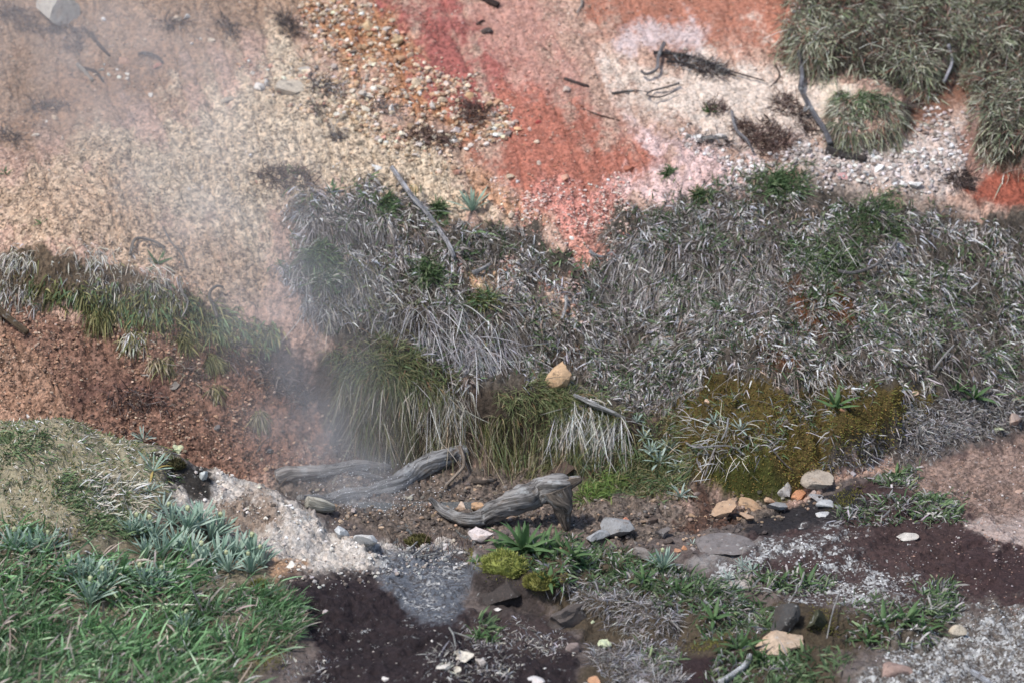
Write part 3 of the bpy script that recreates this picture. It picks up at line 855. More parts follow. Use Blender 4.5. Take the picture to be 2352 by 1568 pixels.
# ---- the near bank
LUSH = [(96, 136, 84, 3), (122, 158, 108, 2), (76, 114, 66, 3), (148, 172, 132, 1), (176, 160, 148, 1.1), (62, 94, 54, 2), (124, 108, 92, .8)]
b = Bunch()
green_poly = [(-80, 1220), (120, 1230), (330, 1290), (560, 1340), (660, 1360), (690, 1450), (640, 1490), (560, 1520), (560, 1600), (-80, 1600)]
field(b, 5600, [green_poly], 1, LUSH, (.05, .13), (.0026, .007), up=.85, down=0, rand=.45, lean=(.5, 0), sag=.3, curl=.22, segs=4, fe=16, clump=(8, .018), patchy=.7, bright=1.9, tone=.7)
field(b, 1300, [green_poly], 1, PALE[1:] + [(150, 134, 118, 2)], (.03, .08), (.0016, .003), up=.7, down=0, rand=.6, lean=(.4, 0), sag=.4, curl=.35, segs=4, fe=16, patchy=.5)
field(b, 4500, [green_poly], 1, LUSH + GREY[:2], (.025, .06), (.002, .005), up=.8, down=0, rand=.55, lean=(.3, 0), sag=.3, curl=.2, segs=3, fe=16, patchy=.5)
field(b, 900, [[(600, 1340), (700, 1380), (690, 1460), (640, 1500), (560, 1480)]], 1, LUSH, (.05, .085), (.002, .004), up=.85, down=0, rand=.4, lean=(.3, 0), sag=.3, curl=.12, segs=4, fe=10)
o = b.build('green_grass', M_green)
tag(o, 'lush broad-bladed green grass covering the lower left bank', 'grass', kind='stuff')
b = Bunch()
field(b, 12000, [[(-80, 960), (190, 965), (380, 1040), (420, 1110), (330, 1200), (200, 1240), (-80, 1240)]], 1, OLIVE + PALE + GREEN, (.012, .028), (.0018, .0035), up=.7, rand=.6, lean=(.2, 0), sag=.4, curl=.3, fe=14, clump=(14, .02))
field(b, 1500, [[(140, 1090), (300, 1140), (300, 1200), (120, 1150)], [(0, 1000), (120, 990), (120, 1040), (0, 1050)], [(180, 1160), (330, 1180), (330, 1240), (200, 1230)]], 1, GREEN, (.025, .05), (.002, .004), up=.8, rand=.4, lean=(.35, 0), sag=.3, fe=20)
field(b, 380, [[(200, 1080), (330, 1110), (320, 1200), (200, 1160)]], 1, PALE, (.04, .08), (.0025, .004), up=.8, rand=.4, sag=.2, fe=20)
o = b.build('dry_grass', M_blade)
tag(o, 'cropped yellowish grass and lichen on the crest of the left bank', 'grass', kind='stuff')
ribbon = [(1190, 1270), (1330, 1250), (1500, 1290), (1620, 1330), (1740, 1380), (1800, 1450), (1830, 1540), (1760, 1600), (1640, 1560), (1650, 1470), (1560, 1400), (1440, 1370), (1310, 1350), (1220, 1310)]
b = Bunch()
field(b, 4600, [ribbon], 1, GREEN + GREEN + LUSH[2:3] + GREY[:2], (.025, .058), (.003, .0066), up=.8, rand=.5, lean=(.15, 0), sag=.35, curl=.2, fe=10, clump=(9, .012), patchy=.6, bright=1.45)
field(b, 500, [[(1800, 1500), (1960, 1510), (1920, 1600), (1780, 1600)], [(1100, 1430), (1140, 1420), (1150, 1470), (1100, 1470)], [(1480, 1490), (1560, 1500), (1560, 1540), (1480, 1530)]], 1, GREEN, (.03, .06), (.004, .007), up=.8, rand=.5, sag=.3, fe=14)
o = b.build('green_grass', M_green)
tag(o, 'short green leaf blades running diagonally across the near rock', 'grass', kind='stuff')
b = Bunch()
field(b, 6500, [[(1300, 1340), (1420, 1350), (1560, 1390), (1560, 1450), (1440, 1450), (1350, 1400)], [(1360, 1490), (1560, 1470), (1560, 1580), (1400, 1580)]], 1, GREY, (.025, .05), (.0014, .0026), up=.5, down=.5, rand=.6, sag=.5, curl=.35, segs=4, fe=12)
field(b, 5200, [[(1060, 1440), (1220, 1430), (1240, 1500), (1080, 1490)], [(640, 1500), (760, 1520), (740, 1570), (660, 1570)], [(1500, 1300), (1800, 1400), (1700, 1480), (1500, 1400)], [(1000, 1500), (1180, 1490), (1180, 1580), (1000, 1580)], [(1200, 1460), (1300, 1460), (1300, 1510), (1200, 1510)]], 1, GREY + PALE[:1], (.012, .03), (.0018, .0035), up=.6, rand=.6, sag=.4, curl=.35, fe=14, clump=(12, .012))
o = b.build('dry_grass', M_blade)
tag(o, 'curly grey dead grass between the green blades on the near rock', 'grass', kind='stuff')
rock_tufts = [
    ('green and grey tuft on the shelf edge beside the long pale rock', [(1900, 1185), (1960, 1160), (2060, 1140), (2140, 1150), (2110, 1190), (1990, 1210), (1900, 1205)]),
    ('spiky green tuft where the shelf meets the mossy bank', [(2010, 1095), (2060, 1050), (2110, 1070), (2110, 1110), (2030, 1115)]),
    ('dark green tuft with grey leaves on a knob of the right shelf', [(2110, 1150), (2180, 1140), (2230, 1160), (2210, 1200), (2130, 1190)]),
    ('leafy green tuft above the mossy dark boulder, within white lichen', [(1690, 1320), (1760, 1310), (1910, 1320), (1920, 1350), (1830, 1370), (1720, 1360)]),
    ('broad tuft of green leaves and grey straw right of the mossy dark boulder', [(1940, 1390), (2100, 1380), (2190, 1430), (2140, 1470), (2010, 1490), (1930, 1460)]),
    ('grey straw tuft with a green crown beside the brown shelf', [(2110, 1360), (2180, 1340), (2220, 1400), (2160, 1430), (2110, 1400)]),
]
for lab, poly in rock_tufts:
    tussock(lab, 420, [poly], GREEN + GREEN[:2] + GREY[:2], (.025, .055), (.003, .0062), M_green, near=1, up=.75, rand=.5, sag=.35, curl=.15, segs=4, fe=8, name='grass_tuft',
            extra=[((420, [poly], 1, GREY, (.02, .045), (.002, .004)), dict(up=.5, rand=.5, sag=.6, curl=.3, fe=8))])

# moss: thousands of tiny fronds
def fuzz(name, label, n, polys, near, cols, ln=(.005, .011), wd=(.0016, .003), bright=1.6):
    b = Bunch()
    field(b, n, polys, near, cols, ln, wd, up=1, rand=.35, sag=.1, curl=.1, segs=2, fe=10, bright=bright, tone=.5)
    o = b.build(name, M_moss)
    tag(o, label, 'moss', kind='stuff')
fuzz('moss', 'brown and olive moss covering the bank above the stony gully', 30000, [[(1540, 940), (1640, 850), (1800, 900), (2100, 890), (2160, 900), (2060, 1030), (1990, 1060), (1900, 1070), (1780, 1140), (1600, 1120), (1510, 1010)]], 0,
     [(142, 124, 48, 3), (118, 106, 42, 3), (150, 110, 44, 1.5), (122, 128, 46, 3), (84, 74, 34, 1.2)], bright=1.5)
b = Bunch()
field(b, 1500, [[(1530, 950), (1640, 870), (1800, 900), (2000, 900), (1900, 980), (1760, 1040), (1620, 1060), (1520, 1020)]], 0, GREY + GREEN, (.02, .05), (.0018, .0036), up=.8, down=.3, rand=.6, sag=.4, curl=.35, segs=3, fe=14, clump=(9, .012), patchy=.7)
field(b, 4600, [[(1460, 950), (1560, 940), (1610, 1040), (1590, 1140), (1450, 1150), (1330, 1100), (1340, 1040), (1440, 1000)]], None, OLIVE + GREEN + STRAW[:1], (.02, .055), (.0016, .003), up=.8, down=.3, rand=.6, sag=.5, curl=.35, segs=4, fe=14, patchy=.6)
field(b, 160, [[(1560, 960), (1720, 960), (1720, 1100), (1580, 1100)]], 0, PALE, (.05, .10), (.0012, .002), up=.9, down=.2, rand=.6, sag=.2, curl=.3, segs=5, fe=14)
o = b.build('dry_grass', M_blade)
tag(o, 'thin wiry grass growing through the brown moss', 'grass', kind='stuff')
fuzz('moss', 'rusty moss patches showing through the withered grass', 5000, [[(1830, 660), (1960, 670), (1960, 730), (1860, 750)], [(1730, 780), (1800, 770), (1820, 850), (1750, 860)], [(1480, 700), (1560, 700), (1540, 740)], [(1220, 790), (1330, 790), (1330, 850), (1240, 850)]], 0,
     [(128, 76, 30, 2), (104, 68, 28, 2), (88, 80, 32, 1)])
fuzz('moss', 'yellow green moss trimming the near ledge and grass', 8000, [[(1085, 1275), (1240, 1280), (1290, 1340), (1180, 1335), (1100, 1320)], [(1220, 1310), (1290, 1310), (1300, 1360), (1230, 1360)], [(1580, 1470), (1680, 1460), (1660, 1500), (1590, 1490)], [(1860, 1390), (1930, 1390), (1920, 1450), (1850, 1460)], [(1890, 1150), (1980, 1120), (1960, 1160), (1900, 1180)], [(560, 1470), (680, 1480), (640, 1540), (560, 1540)]], 1,
     [(116, 110, 40, 3), (98, 98, 34, 2), (134, 120, 50, 1)])


# ---------------------------------------------------------------- stones
def ico(sub):
    import bmesh
    bm = bmesh.new()
    bmesh.ops.create_icosphere(bm, subdivisions=sub, radius=1)
    v = np.array([x.co[:] for x in bm.verts]); f = np.array([[y.index for y in x.verts] for x in bm.faces])
    bm.free()
    return v, f
ICO1, ICO3 = ico(1), ico(3)

def rock_verts(seed, angular=.6, rough=.12, base=ICO3):
    r = np.random.default_rng(seed)
    v = base[0].copy()
    for _ in range(int(7 + 12 * angular)):          # chipped faces
        n = r.normal(size=3); n /= np.linalg.norm(n)
        d = r.uniform(.34, .80)
        h = v @ n - d
        v -= np.where(h > 0, h * .97, 0)[:, None] * n
    off = r.uniform(0, 90, 3)
    k = (fbm(v + off, 1.7, 3, seed % 97) - .5) * rough * 2.6 + (fbm(v + off, 5.5, 2, seed % 89) - .5) * rough
    v = v * (1 + k)[:, None]
    m = np.abs(v).max(0)
    return v / m

def mesh_tri(name, v, f, sm=False):
    me = new_mesh(name, v, loops=f.ravel(), starts=np.arange(len(f)) * f.shape[1], totals=np.full(len(f), f.shape[1]))
    smooth(me, sm)
    if sm:
        me.set_sharp_from_angle(angle=R_(24))
    return me

def gravel(name, label, n, polys, near, size, cols=None, mixin=.5, patchy=.6, fe=14, fray=26):
    Q = seeds(n, polys, near, fe, fray, patchy)
    n = len(Q)
    base = soil(Q[:, 0], Q[:, 1])
    if cols is not None:
        base = base * (1 - mixin) + pick(cols, n, .12) * 1.25 * mixin
    base = base * rng.uniform(.62, 1.55, (n, 1))
    sz = size[0] + (size[1] - size[0]) * rng.random(n) ** 3.2
    M = rng.normal(size=(n, 3, 3))
    M, _ = np.linalg.qr(M)
    sc = sz[:, None] * rng.uniform(.55, 1.15, (n, 3))
    v0 = ICO1[0]
    jit = 1 + rng.normal(size=(n, len(v0), 1)) * .18
    v = np.einsum('nij,nkj->nki', M, (v0[None] * jit) * sc[:, None, :])
    v[:, :, 2] *= .75
    v += Q[:, None, :]
    v[:, :, 2] += (sz * .28)[:, None]
    f = ICO1[1][None] + (np.arange(n) * len(v0))[:, None, None]
    me = mesh_tri(name, v.reshape(-1, 3), f.reshape(-1, 3))
    color_attr(me, np.clip(np.repeat(base, len(v0), 0), .005, .75))
    return tag(link(name, me, M_grit), label, 'gravel', kind='stuff')

BUFF = [(214, 190, 158, 3), (226, 212, 196, 1.5), (190, 152, 110, 2), (168, 130, 98, 1), (150, 140, 132, 1), (200, 136, 110, .6)]
up_poly = [(-150, -80), (1900, -80), (1840, 130), (1900, 330), (1740, 440), (1420, 520), (1390, 600), (1290, 560), (1050, 470), (900, 430), (680, 430), (640, 640), (560, 720), (430, 640), (200, 560), (-150, 570)]
gravel('gravel', 'loose grit and crumbs strewn over the upper soil slope', 14000, [up_poly], 0, (.0018, .006), BUFF, .25)
gravel('gravel', 'coarse buff scree pieces in the ochre band left of the crimson soil', 3200, [[(690, 0), (860, 0), (930, 80), (1080, 190), (1210, 300), (1100, 350), (960, 290), (820, 210), (720, 120)], [(560, 150), (760, 160), (960, 270), (1080, 400), (900, 360), (700, 240)]], 0, (.003, .014), BUFF, .8)
gravel('gravel', 'pinkish grit at the foot of the red soil', 2600, [[(1090, 380), (1240, 450), (1440, 400), (1440, 500), (1410, 620), (1330, 610), (1180, 520)], [(1060, 600), (1180, 600), (1180, 650), (1090, 670)], [(1230, 650), (1340, 640), (1330, 730), (1240, 710)]], 0, (.002, .0075), [(232, 190, 172, 3), (226, 206, 192, 2), (206, 130, 108, 2)], .75)
gravel('gravel', 'white and grey rubble on the upper right scree', 2200, [[(1560, 300), (1760, 340), (2050, 290), (2220, 240), (2240, 330), (2200, 440), (2050, 450), (1700, 460)]], 0, (.003, .012), [(228, 220, 214, 3), (180, 170, 166, 2), (120, 108, 100, 1)], .6)
gravel('gravel', 'rusty grit and dark crumbs on the bank left of the hollow', 7000, [[(-150, 690), (0, 700), (200, 720), (430, 740), (600, 780), (760, 900), (880, 1060), (860, 1120), (640, 1110), (450, 1100), (100, 960), (-150, 950)]], 0, (.0018, .007), [(184, 138, 104, 4), (208, 182, 152, 2), (110, 88, 76, 2), (78, 66, 60, 1)], .6)
gravel('gravel', 'wet pebbles lining the bed of the hot spring and the gully', 2600, [[(680, 1090), (1000, 1080), (1300, 1070), (1560, 1130), (1800, 1120), (1990, 1070), (1960, 1130), (1700, 1240), (1560, 1270), (1100, 1260), (820, 1240), (700, 1170)]], None, (.002, .010), [(160, 140, 118, 2), (196, 160, 124, 2), (100, 90, 84, 2), (72, 64, 60, 3), (170, 164, 156, .6)], .6)
gravel('gravel', 'pale crumbs of crust on the white near bank', 1300, [[(430, 1060), (620, 1120), (700, 1160), (800, 1240), (1060, 1250), (1080, 1290), (860, 1345), (680, 1335), (600, 1290), (420, 1160)]], 1, (.002, .009), [(220, 214, 204, 3), (176, 158, 140, 1), (110, 92, 78, 1)], .6)
gravel('gravel', 'light grit on the brown rock shelf at the right', 1600, [[(2060, 1100), (2220, 1010), (2420, 970), (2420, 1420), (2180, 1400), (1900, 1260)]], 1, (.0014, .005), [(200, 190, 184, 3), (180, 140, 118, 2), (92, 70, 66, 2)], .6)
gravel('gravel', 'knobbly white lichen crumbs in the lower right corner', 1500, [[(2030, 1480), (2180, 1420), (2260, 1390), (2420, 1440), (2420, 1600), (1990, 1600)], [(1840, 1290), (2110, 1330), (2120, 1370), (1900, 1390)], [(1600, 1320), (1960, 1210), (1980, 1240), (1720, 1330)]], 1, (.0014, .0045), [(222, 222, 218, 4), (190, 188, 182, 2), (140, 130, 120, .6)], .9)
gravel('gravel', 'white crumbs scattered on the dark rock near the bottom edge', 130, [[(760, 1430), (1060, 1420), (1340, 1480), (1340, 1580), (760, 1580)]], 1, (.0012, .006), [(214, 208, 196, 3), (160, 150, 140, 3)], .9)

def stone(u, v, w, h, c, label, seed=None, ang=.6, tilt=None, depth=.8, group=None, name='stone', sink=None, rough=.12, mesh=None, d=None):
    """a stone whose visible outline is about w x h px, sitting in the ground at (u, v)"""
    sd_ = seed if seed is not None else int(u * 7 + v * 13)
    if sink is None:
        sink = .66 if 'hump' in label else .12 if 'boulder' in label or 'shore' in label else .42 if w >= 54 else .6
    p = hit(u, v + h * .38)
    W_ = metres(w, p) * .5; H_ = metres(h, p) * .5
    if mesh is None:
        vv = rock_verts(sd_, ang, rough)
        me = mesh_tri(name, vv, ICO3[1], True)
    else:
        me = mesh
    o = link(name, me, M_stone)
    o.scale = (W_, max(W_, H_) * depth, H_ * 1.08)
    o.rotation_euler = (random.uniform(-.15, .15), tilt if tilt is not None else random.uniform(-.25, .25), random.uniform(-.4, .4) if tilt is None else 0)
    o.location = (p[0], p[1] + W_ * depth * .3, p[2] + H_ * (1 - sink) * .9)
    o.color = tuple(np.clip(alb(c) * 1.15, 0, .8)) + (1,)
    return tag(o, label, 'stone', group)

STONES = [
    (134, 20, 104, 84, (186, 178, 164), 'large pale boulder at the top edge, upper left', .5),
    (238, 44, 14, 13, (236, 228, 220), 'small white stone right of the large pale boulder', .5),
    (430, 37, 20, 20, (220, 214, 206), 'white stone leaning on a pale one near the top', .6),
    (408, 42, 26, 18, (198, 184, 164), 'pale stone beside dark twigs near the top', .6),
    (282, 141, 46, 18, (186, 138, 108), 'long orange-brown stone above the white crumbs', .3),
    (359, 151, 26, 14, (196, 128, 104), 'reddish stone under a bent twig', .4),
    (346, 218, 13, 15, (232, 224, 212), 'lone white stone on brown soil below the crumbs', .6),
    (440, 100, 16, 12, (214, 204, 192), 'leftmost of three pale stones in a short row', .6),
    (463, 90, 12, 9, (214, 206, 196), 'smallest of three pale stones in a short row', .6),
    (485, 91, 22, 16, (206, 186, 160), 'rightmost of three pale stones in a short row', .5),
    (662, 203, 82, 30, (208, 190, 164), 'long flat cream slab on the yellow gravel', .45),
    (592, 201, 36, 26, (222, 212, 200), 'white block touching the left end of the cream slab', .8),
    (580, 168, 18, 14, (214, 202, 186), 'pale chip above the white block', .6),
    (612, 190, 13, 22, (224, 216, 206), 'thin white chip standing between block and slab', .8),
    (690, 160, 40, 16, (196, 184, 166), 'pale flat stone above the right end of the cream slab', .5),
    (520, 227, 34, 13, (188, 172, 150), 'flat dusty stone half buried left of the white block', .4),
    (107, 278, 9, 9, (226, 216, 204), 'tiny white stone in brown soil at the left', .5),
    (125, 268, 20, 12, (206, 176, 142), 'tan stone beside the tiny white one at the left', .5),
    (80, 309, 20, 7, (214, 198, 178), 'thin pale chip lying flat near the left edge', .4),
    (143, 318, 10, 12, (214, 196, 174), 'cream pebble right of the thin pale chip', .5),
    (416, 304, 9, 8, (228, 218, 204), 'white pebble alone in the middle of the tan slope', .5),
    (575, 357, 10, 11, (226, 220, 214), 'white pebble left of the dry brush clump', .5),
    (466, 430, 11, 12, (222, 214, 208), 'right one of two white pebbles in the steam', .5),
    (434, 433, 10, 9, (218, 210, 204), 'left one of two white pebbles in the steam', .5),
    (590, 417, 14, 11, (206, 150, 124), 'small salmon pebble at the dry brush clump', .4),
    (914, 91, 40, 32, (206, 170, 120), 'largest ochre block in the scree near the top', .8),
    (843, 57, 24, 24, (214, 180, 132), 'yellow stone up left of the largest ochre block', .7),
    (900, 47, 20, 12, (220, 190, 150), 'small yellow stone above the largest ochre block', .6),
    (943, 125, 20, 14, (216, 184, 150), 'pale ochre stone below the largest ochre block', .6),
    (916, 134, 30, 18, (196, 150, 108), 'brown ochre flat stone in the middle of the scree', .5),
    (950, 165, 40, 12, (188, 138, 100), 'dark-shadowed flat stone jutting from the scree', .4),
    (1031, 201, 24, 18, (230, 206, 176), 'cream stone near the lower edge of the scree', .7),
    (961, 188, 34, 18, (216, 190, 156), 'cream flat stone left of the lower scree edge', .5),
    (877, 201, 36, 12, (206, 184, 152), 'thin tan slab at the left rim of the scree', .4),
    (836, 198, 14, 14, (214, 204, 190), 'small grey-white stone at the left rim of the scree', .6),
    (842, 218, 46, 12, (210, 198, 180), 'long thin pale slab below the left rim of the scree', .35),
    (994, 242, 18, 22, (228, 214, 200), 'upright pale stone left of the brown brush', .7),
    (900, 246, 16, 24, (226, 216, 204), 'upright white stone beside grey twigs', .7),
    (836, 250, 28, 12, (220, 206, 180), 'flat pale stone on yellow gravel left of grey twigs', .5),
    (1075, 215, 26, 24, (206, 162, 112), 'ochre cobble above the brown brush', .6),
    (1142, 232, 24, 30, (204, 152, 112), 'ochre cobble on the edge of the red soil', .6),
    (1048, 299, 36, 22, (232, 214, 204), 'white stone with a pink side beside the dark brush', .7),
    (1066, 288, 22, 14, (214, 188, 160), 'tan stone behind the pink-sided white one', .6),
    (1102, 51, 26, 18, (96, 72, 66), 'dark brown stone on the salmon soil, upper of two', .6),
    (1119, 70, 28, 18, (92, 76, 70), 'dark grey-brown stone on the salmon soil, lower of two', .6),
    (1236, 280, 16, 10, (176, 60, 52), 'bright red pebble on the red-orange soil', .4),
    (1216, 295, 13, 12, (226, 186, 168), 'pink pebble below the bright red one', .6),
    (1233, 326, 14, 13, (222, 196, 166), 'cream pebble on the red-orange soil', .6),
    (1301, 205, 22, 20, (212, 186, 168), 'pale stone at the end of a dark twig on the red soil', .7),
    (1169, 403, 28, 20, (200, 172, 138), 'tan stone at the lower edge of the red soil', .6),
    (1189, 416, 14, 12, (216, 214, 214), 'small white stone beside the tan one at the red edge', .6),
    (1238, 373, 16, 12, (216, 190, 166), 'cream pebble low on the red-orange soil', .5),
    (1444, 386, 28, 18, (178, 102, 72), 'rust-coloured stone where red soil turns pink', .4),
    (1300, 406, 22, 18, (206, 152, 124), 'salmon stone just above the pink grit', .6),
    (954, 430, 28, 22, (214, 182, 130), 'round yellow stone right of the pale branch top', .4),
    (863, 386, 34, 20, (222, 218, 210), 'white stone up left of the pale branch top', .6),
    (1178, 492, 24, 20, (216, 190, 162), 'cream stone at the top of the withered grass', .5),
    (1600, 315, 30, 12, (224, 220, 214), 'white stone lying by a bleached stick below the sprout', .5),
    (1655, 313, 26, 12, (216, 206, 196), 'pale stone at the right end of the bleached stick', .5),
    (1824, 27, 10, 9, (232, 224, 218), 'white pebble near the top edge by the shaggy grass', .6),
    (1797, 103, 9, 9, (234, 224, 214), 'white pebble on orange soil left of the shaggy grass', .6),
    (1575, 113, 15, 13, (220, 200, 182), 'pale pebble left of the dark driftwood roots', .6),
    (2019, 383, 40, 18, (234, 232, 230), 'white stone at the end of the dark log on the scree', .7),
    (2103, 423, 38, 22, (236, 232, 228), 'brightest white block low on the scree at the right', .8),
    (2076, 424, 24, 14, (222, 214, 208), 'white chip touching the brightest white block', .6),
    (2030, 414, 26, 12, (222, 216, 210), 'flat white chip between the scree and the grass', .6),
    (1938, 403, 28, 12, (206, 150, 146), 'pink stone on grey rubble above the grass', .5),
    (1980, 240, 10, 8, (216, 206, 196), 'pale pebble on the cream soil left of the round tussock', .5),
    (1281, 862, 56, 72, (204, 164, 118), 'upright tan stone with a pale left face on the grass bank', .55),
    (1367, 932, 42, 20, (226, 198, 168), 'flat cream stone lying on the bleached driftwood', .5),
    (1102, 658, 18, 16, (224, 192, 146), 'small ochre stone on the grey grass slope', .5),
    (1260, 676, 30, 20, (222, 184, 158), 'pale pink stone in a bare patch of the grass slope', .6),
    (1295, 690, 18, 12, (226, 190, 164), 'small pink stone right of the bare patch stone', .6),
    (1313, 740, 14, 12, (224, 196, 180), 'pinkish pebble low in the withered grass', .5),
    (1410, 580, 16, 20, (212, 142, 130), 'pink pebble at the end of the red soil tongue', .5),
    (1623, 920, 20, 14, (222, 178, 142), 'peach pebble on the brown moss', .5),
    (2096, 903, 30, 14, (226, 190, 158), 'peach flat stone at the top of the brown moss', .5),
    (1935, 940, 22, 12, (190, 140, 104), 'tan pebble below the green rosette on the moss', .5),
    (1806, 893, 22, 20, (150, 130, 124), 'grey stone above the brown moss', .6),
    (2220, 980, 30, 18, (176, 170, 168), 'grey stone beside yellow lichen near the right edge', .6),
    (64, 953, 26, 12, (226, 222, 214), 'white stone on the crest of the left bank', .5),
    (84, 967, 14, 7, (224, 220, 212), 'white chip under the crest stone of the left bank', .5),
    (269, 745, 22, 14, (214, 178, 140), 'peach stone under the hanging turf', .5),
    (399, 884, 28, 22, (132, 122, 112), 'grey stone in the middle of the red bank', .5),
    (500, 977, 22, 20, (118, 112, 110), 'dark grey stone low on the red bank', .6),
    (335, 860, 30, 12, (212, 204, 194), 'pale flaking chip on the red bank', .6),
    (620, 1033, 22, 14, (104, 100, 98), 'grey stone at the foot of the red bank', .6),
    (558, 938, 12, 10, (196, 178, 156), 'small pale stone low on the red bank', .6),
    (470, 1088, 24, 32, (196, 202, 198), 'pale blue-grey knob on top of the white crust', .5),
    (671, 1296, 28, 18, (226, 220, 208), 'white cobble low on the white crust', .6),
    (840, 1242, 60, 36, (214, 212, 206), 'round white boulder on the shore of the spring', .3),
    (784, 1224, 40, 32, (196, 198, 196), 'greyish white stone left of the round shore boulder', .5),
    (1104, 1230, 62, 38, (222, 204, 196), 'pale boulder with an orange rim beside the log', .5),
    (1060, 1162, 28, 26, (216, 186, 158), 'pale tan angular stone behind the curved log tip', .9),
    (1096, 1161, 32, 22, (198, 154, 108), 'ochre angular stone behind the log', .9),
    (990, 1157, 14, 16, (206, 164, 140), 'pinkish stone left of the curved log tip', .8),
    (1075, 1108, 20, 14, (110, 92, 84), 'brown wet stone behind the log, near the small stick', .8),
    (1424, 1212, 92, 52, (148, 148, 148), 'grey cracked boulder between the spring and the gully', .8),
    (1372, 1232, 60, 30, (158, 160, 162), 'low grey slab left of the cracked boulder', .5),
    (1520, 1225, 40, 30, (132, 122, 116), 'brown-grey rock right of the cracked boulder', .7),
    (1478, 1272, 56, 34, (140, 130, 122), 'rough brown-grey rock at the edge of the green blades', .7),
    (1500, 1195, 34, 20, (92, 76, 66), 'dark wet rock at the mouth of the gully', .7),
    (1536, 1243, 26, 14, (76, 64, 58), 'small dark wet rock in the gully', .7),
    (1555, 1262, 22, 12, (196, 140, 100), 'orange-tan stone in the gully mouth', .6),
    (1573, 1257, 18, 14, (216, 150, 100), 'bright orange pebble at the left tip of the grey shelf', .5),
    (1434, 1196, 24, 14, (222, 140, 104), 'orange stone perched on the cracked boulder', .8),
    (1808, 1119, 58, 38, (182, 176, 168), 'large grey rounded rock in the gully under the moss', .5),
    (1831, 1137, 48, 30, (212, 142, 92), 'orange angular rock in front of the large grey one', .8),
    (1888, 1102, 100, 32, (176, 160, 140), 'long pale rock at the foot of the mossy bank', .6),
    (1768, 1146, 34, 20, (208, 168, 130), 'tan stone left of the orange rock', .6),
    (1785, 1160, 50, 20, (150, 148, 146), 'grey slab below the orange rock', .5),
    (1864, 1133, 24, 22, (180, 154, 140), 'pinkish grey stone right of the orange rock', .6),
    (1962, 1086, 16, 18, (176, 166, 166), 'small grey round stone at the end of the long rock', .4),
    (1897, 1158, 50, 14, (186, 186, 184), 'upper of two light grey flakes on the black ledge', .5),
    (1895, 1180, 44, 14, (190, 190, 188), 'lower of two light grey flakes on the black ledge', .5),
    (1880, 1142, 46, 14, (148, 146, 146), 'grey slate flake above the black ledge', .5),
    (1660, 1175, 76, 30, (186, 150, 114), 'tan crumbling rock in the gully, nearest the dark water', .8),
    (1724, 1160, 60, 22, (196, 156, 114), 'tan crumbling rock in the gully, behind the nearest', .8),
    (1716, 1185, 54, 22, (194, 158, 124), 'sandy wedge of rock beside the black ledge', .7),
    (1660, 1258, 150, 30, (124, 116, 113), 'smooth grey rock hump at the left tip of the shelf', .25),
    (2086, 1230, 54, 14, (200, 192, 180), 'pale pointed chip lying on the brown shelf', .9),
    (2197, 1447, 50, 38, (202, 186, 160), 'cream stone beside the white lichen, lower right', .7),
    (1800, 1480, 130, 40, (196, 168, 138), 'long tan slab half hidden in the near grass', .4),
    (1808, 1425, 76, 66, (70, 68, 66), 'dark boulder with moss on its right side', .5),
    (1880, 1120 + 310, 60, 50, (64, 66, 40), 'mossy green boulder right of the dark one', .3),
    (2330, 960, 40, 46, (196, 168, 150), 'pink-tan stone cut by the right edge', .5),
    (2340, 1127, 28, 12, (206, 166, 140), 'small tan stone on the shelf near the right edge', .5),
    (1142, 1398, 22, 11, (214, 206, 196), 'white pebble alone on the dark rock', .4),
    (745, 1404, 18, 14, (206, 190, 184), 'pinkish white pebble on the left of the dark rock', .6),
    (1062, 1512, 60, 22, (222, 210, 188), 'cream slab atop the pale rubble at the bottom', .6),
    (1020, 1530, 40, 18, (214, 204, 190), 'pale rock left of the cream slab at the bottom', .7),
    (1052, 1536, 22, 20, (222, 212, 190), 'small cream stone under the cream slab', .6),
    (1106, 1520, 34, 24, (196, 184, 174), 'grey-pink stone right of the cream slab', .6),
    (1230, 1560, 46, 22, (216, 210, 206), 'white rock at the bottom edge', .6),
    (1364, 1563, 38, 26, (206, 150, 104), 'orange rock cut by the bottom edge', .6),
    (1312, 1482, 38, 38, (150, 130, 122), 'pinkish grey rock left of the yellow lichen', .6),
    (1340, 1578, 40, 24, (170, 160, 150), 'grey rock at the bottom edge left of the orange one', .6),
    (885, 1558, 18, 12, (218, 210, 200), 'white pebble at the bottom of the dark rock', .5),
    (2050, 1540, 100, 40, (170, 138, 122), 'pinkish slab beside red-brown leaves at the bottom', .5),
    (1620, 1040, 20, 20, (92, 86, 60), 'moss-stained stone under the silvery plant', .5),
    (1600, 1130, 26, 14, (150, 130, 120), 'small stone at the foot of the silvery plant', .6),
]
SLOPE_ST = {}
for (u, v, w, h, c, lab, ang) in STONES:
    SLOPE_ST[lab] = stone(u, v, w, h, c, lab, ang=ang)
SLOPE_ST['upright tan stone with a pale left face on the grass bank'].rotation_euler = (.1, .5, .3)

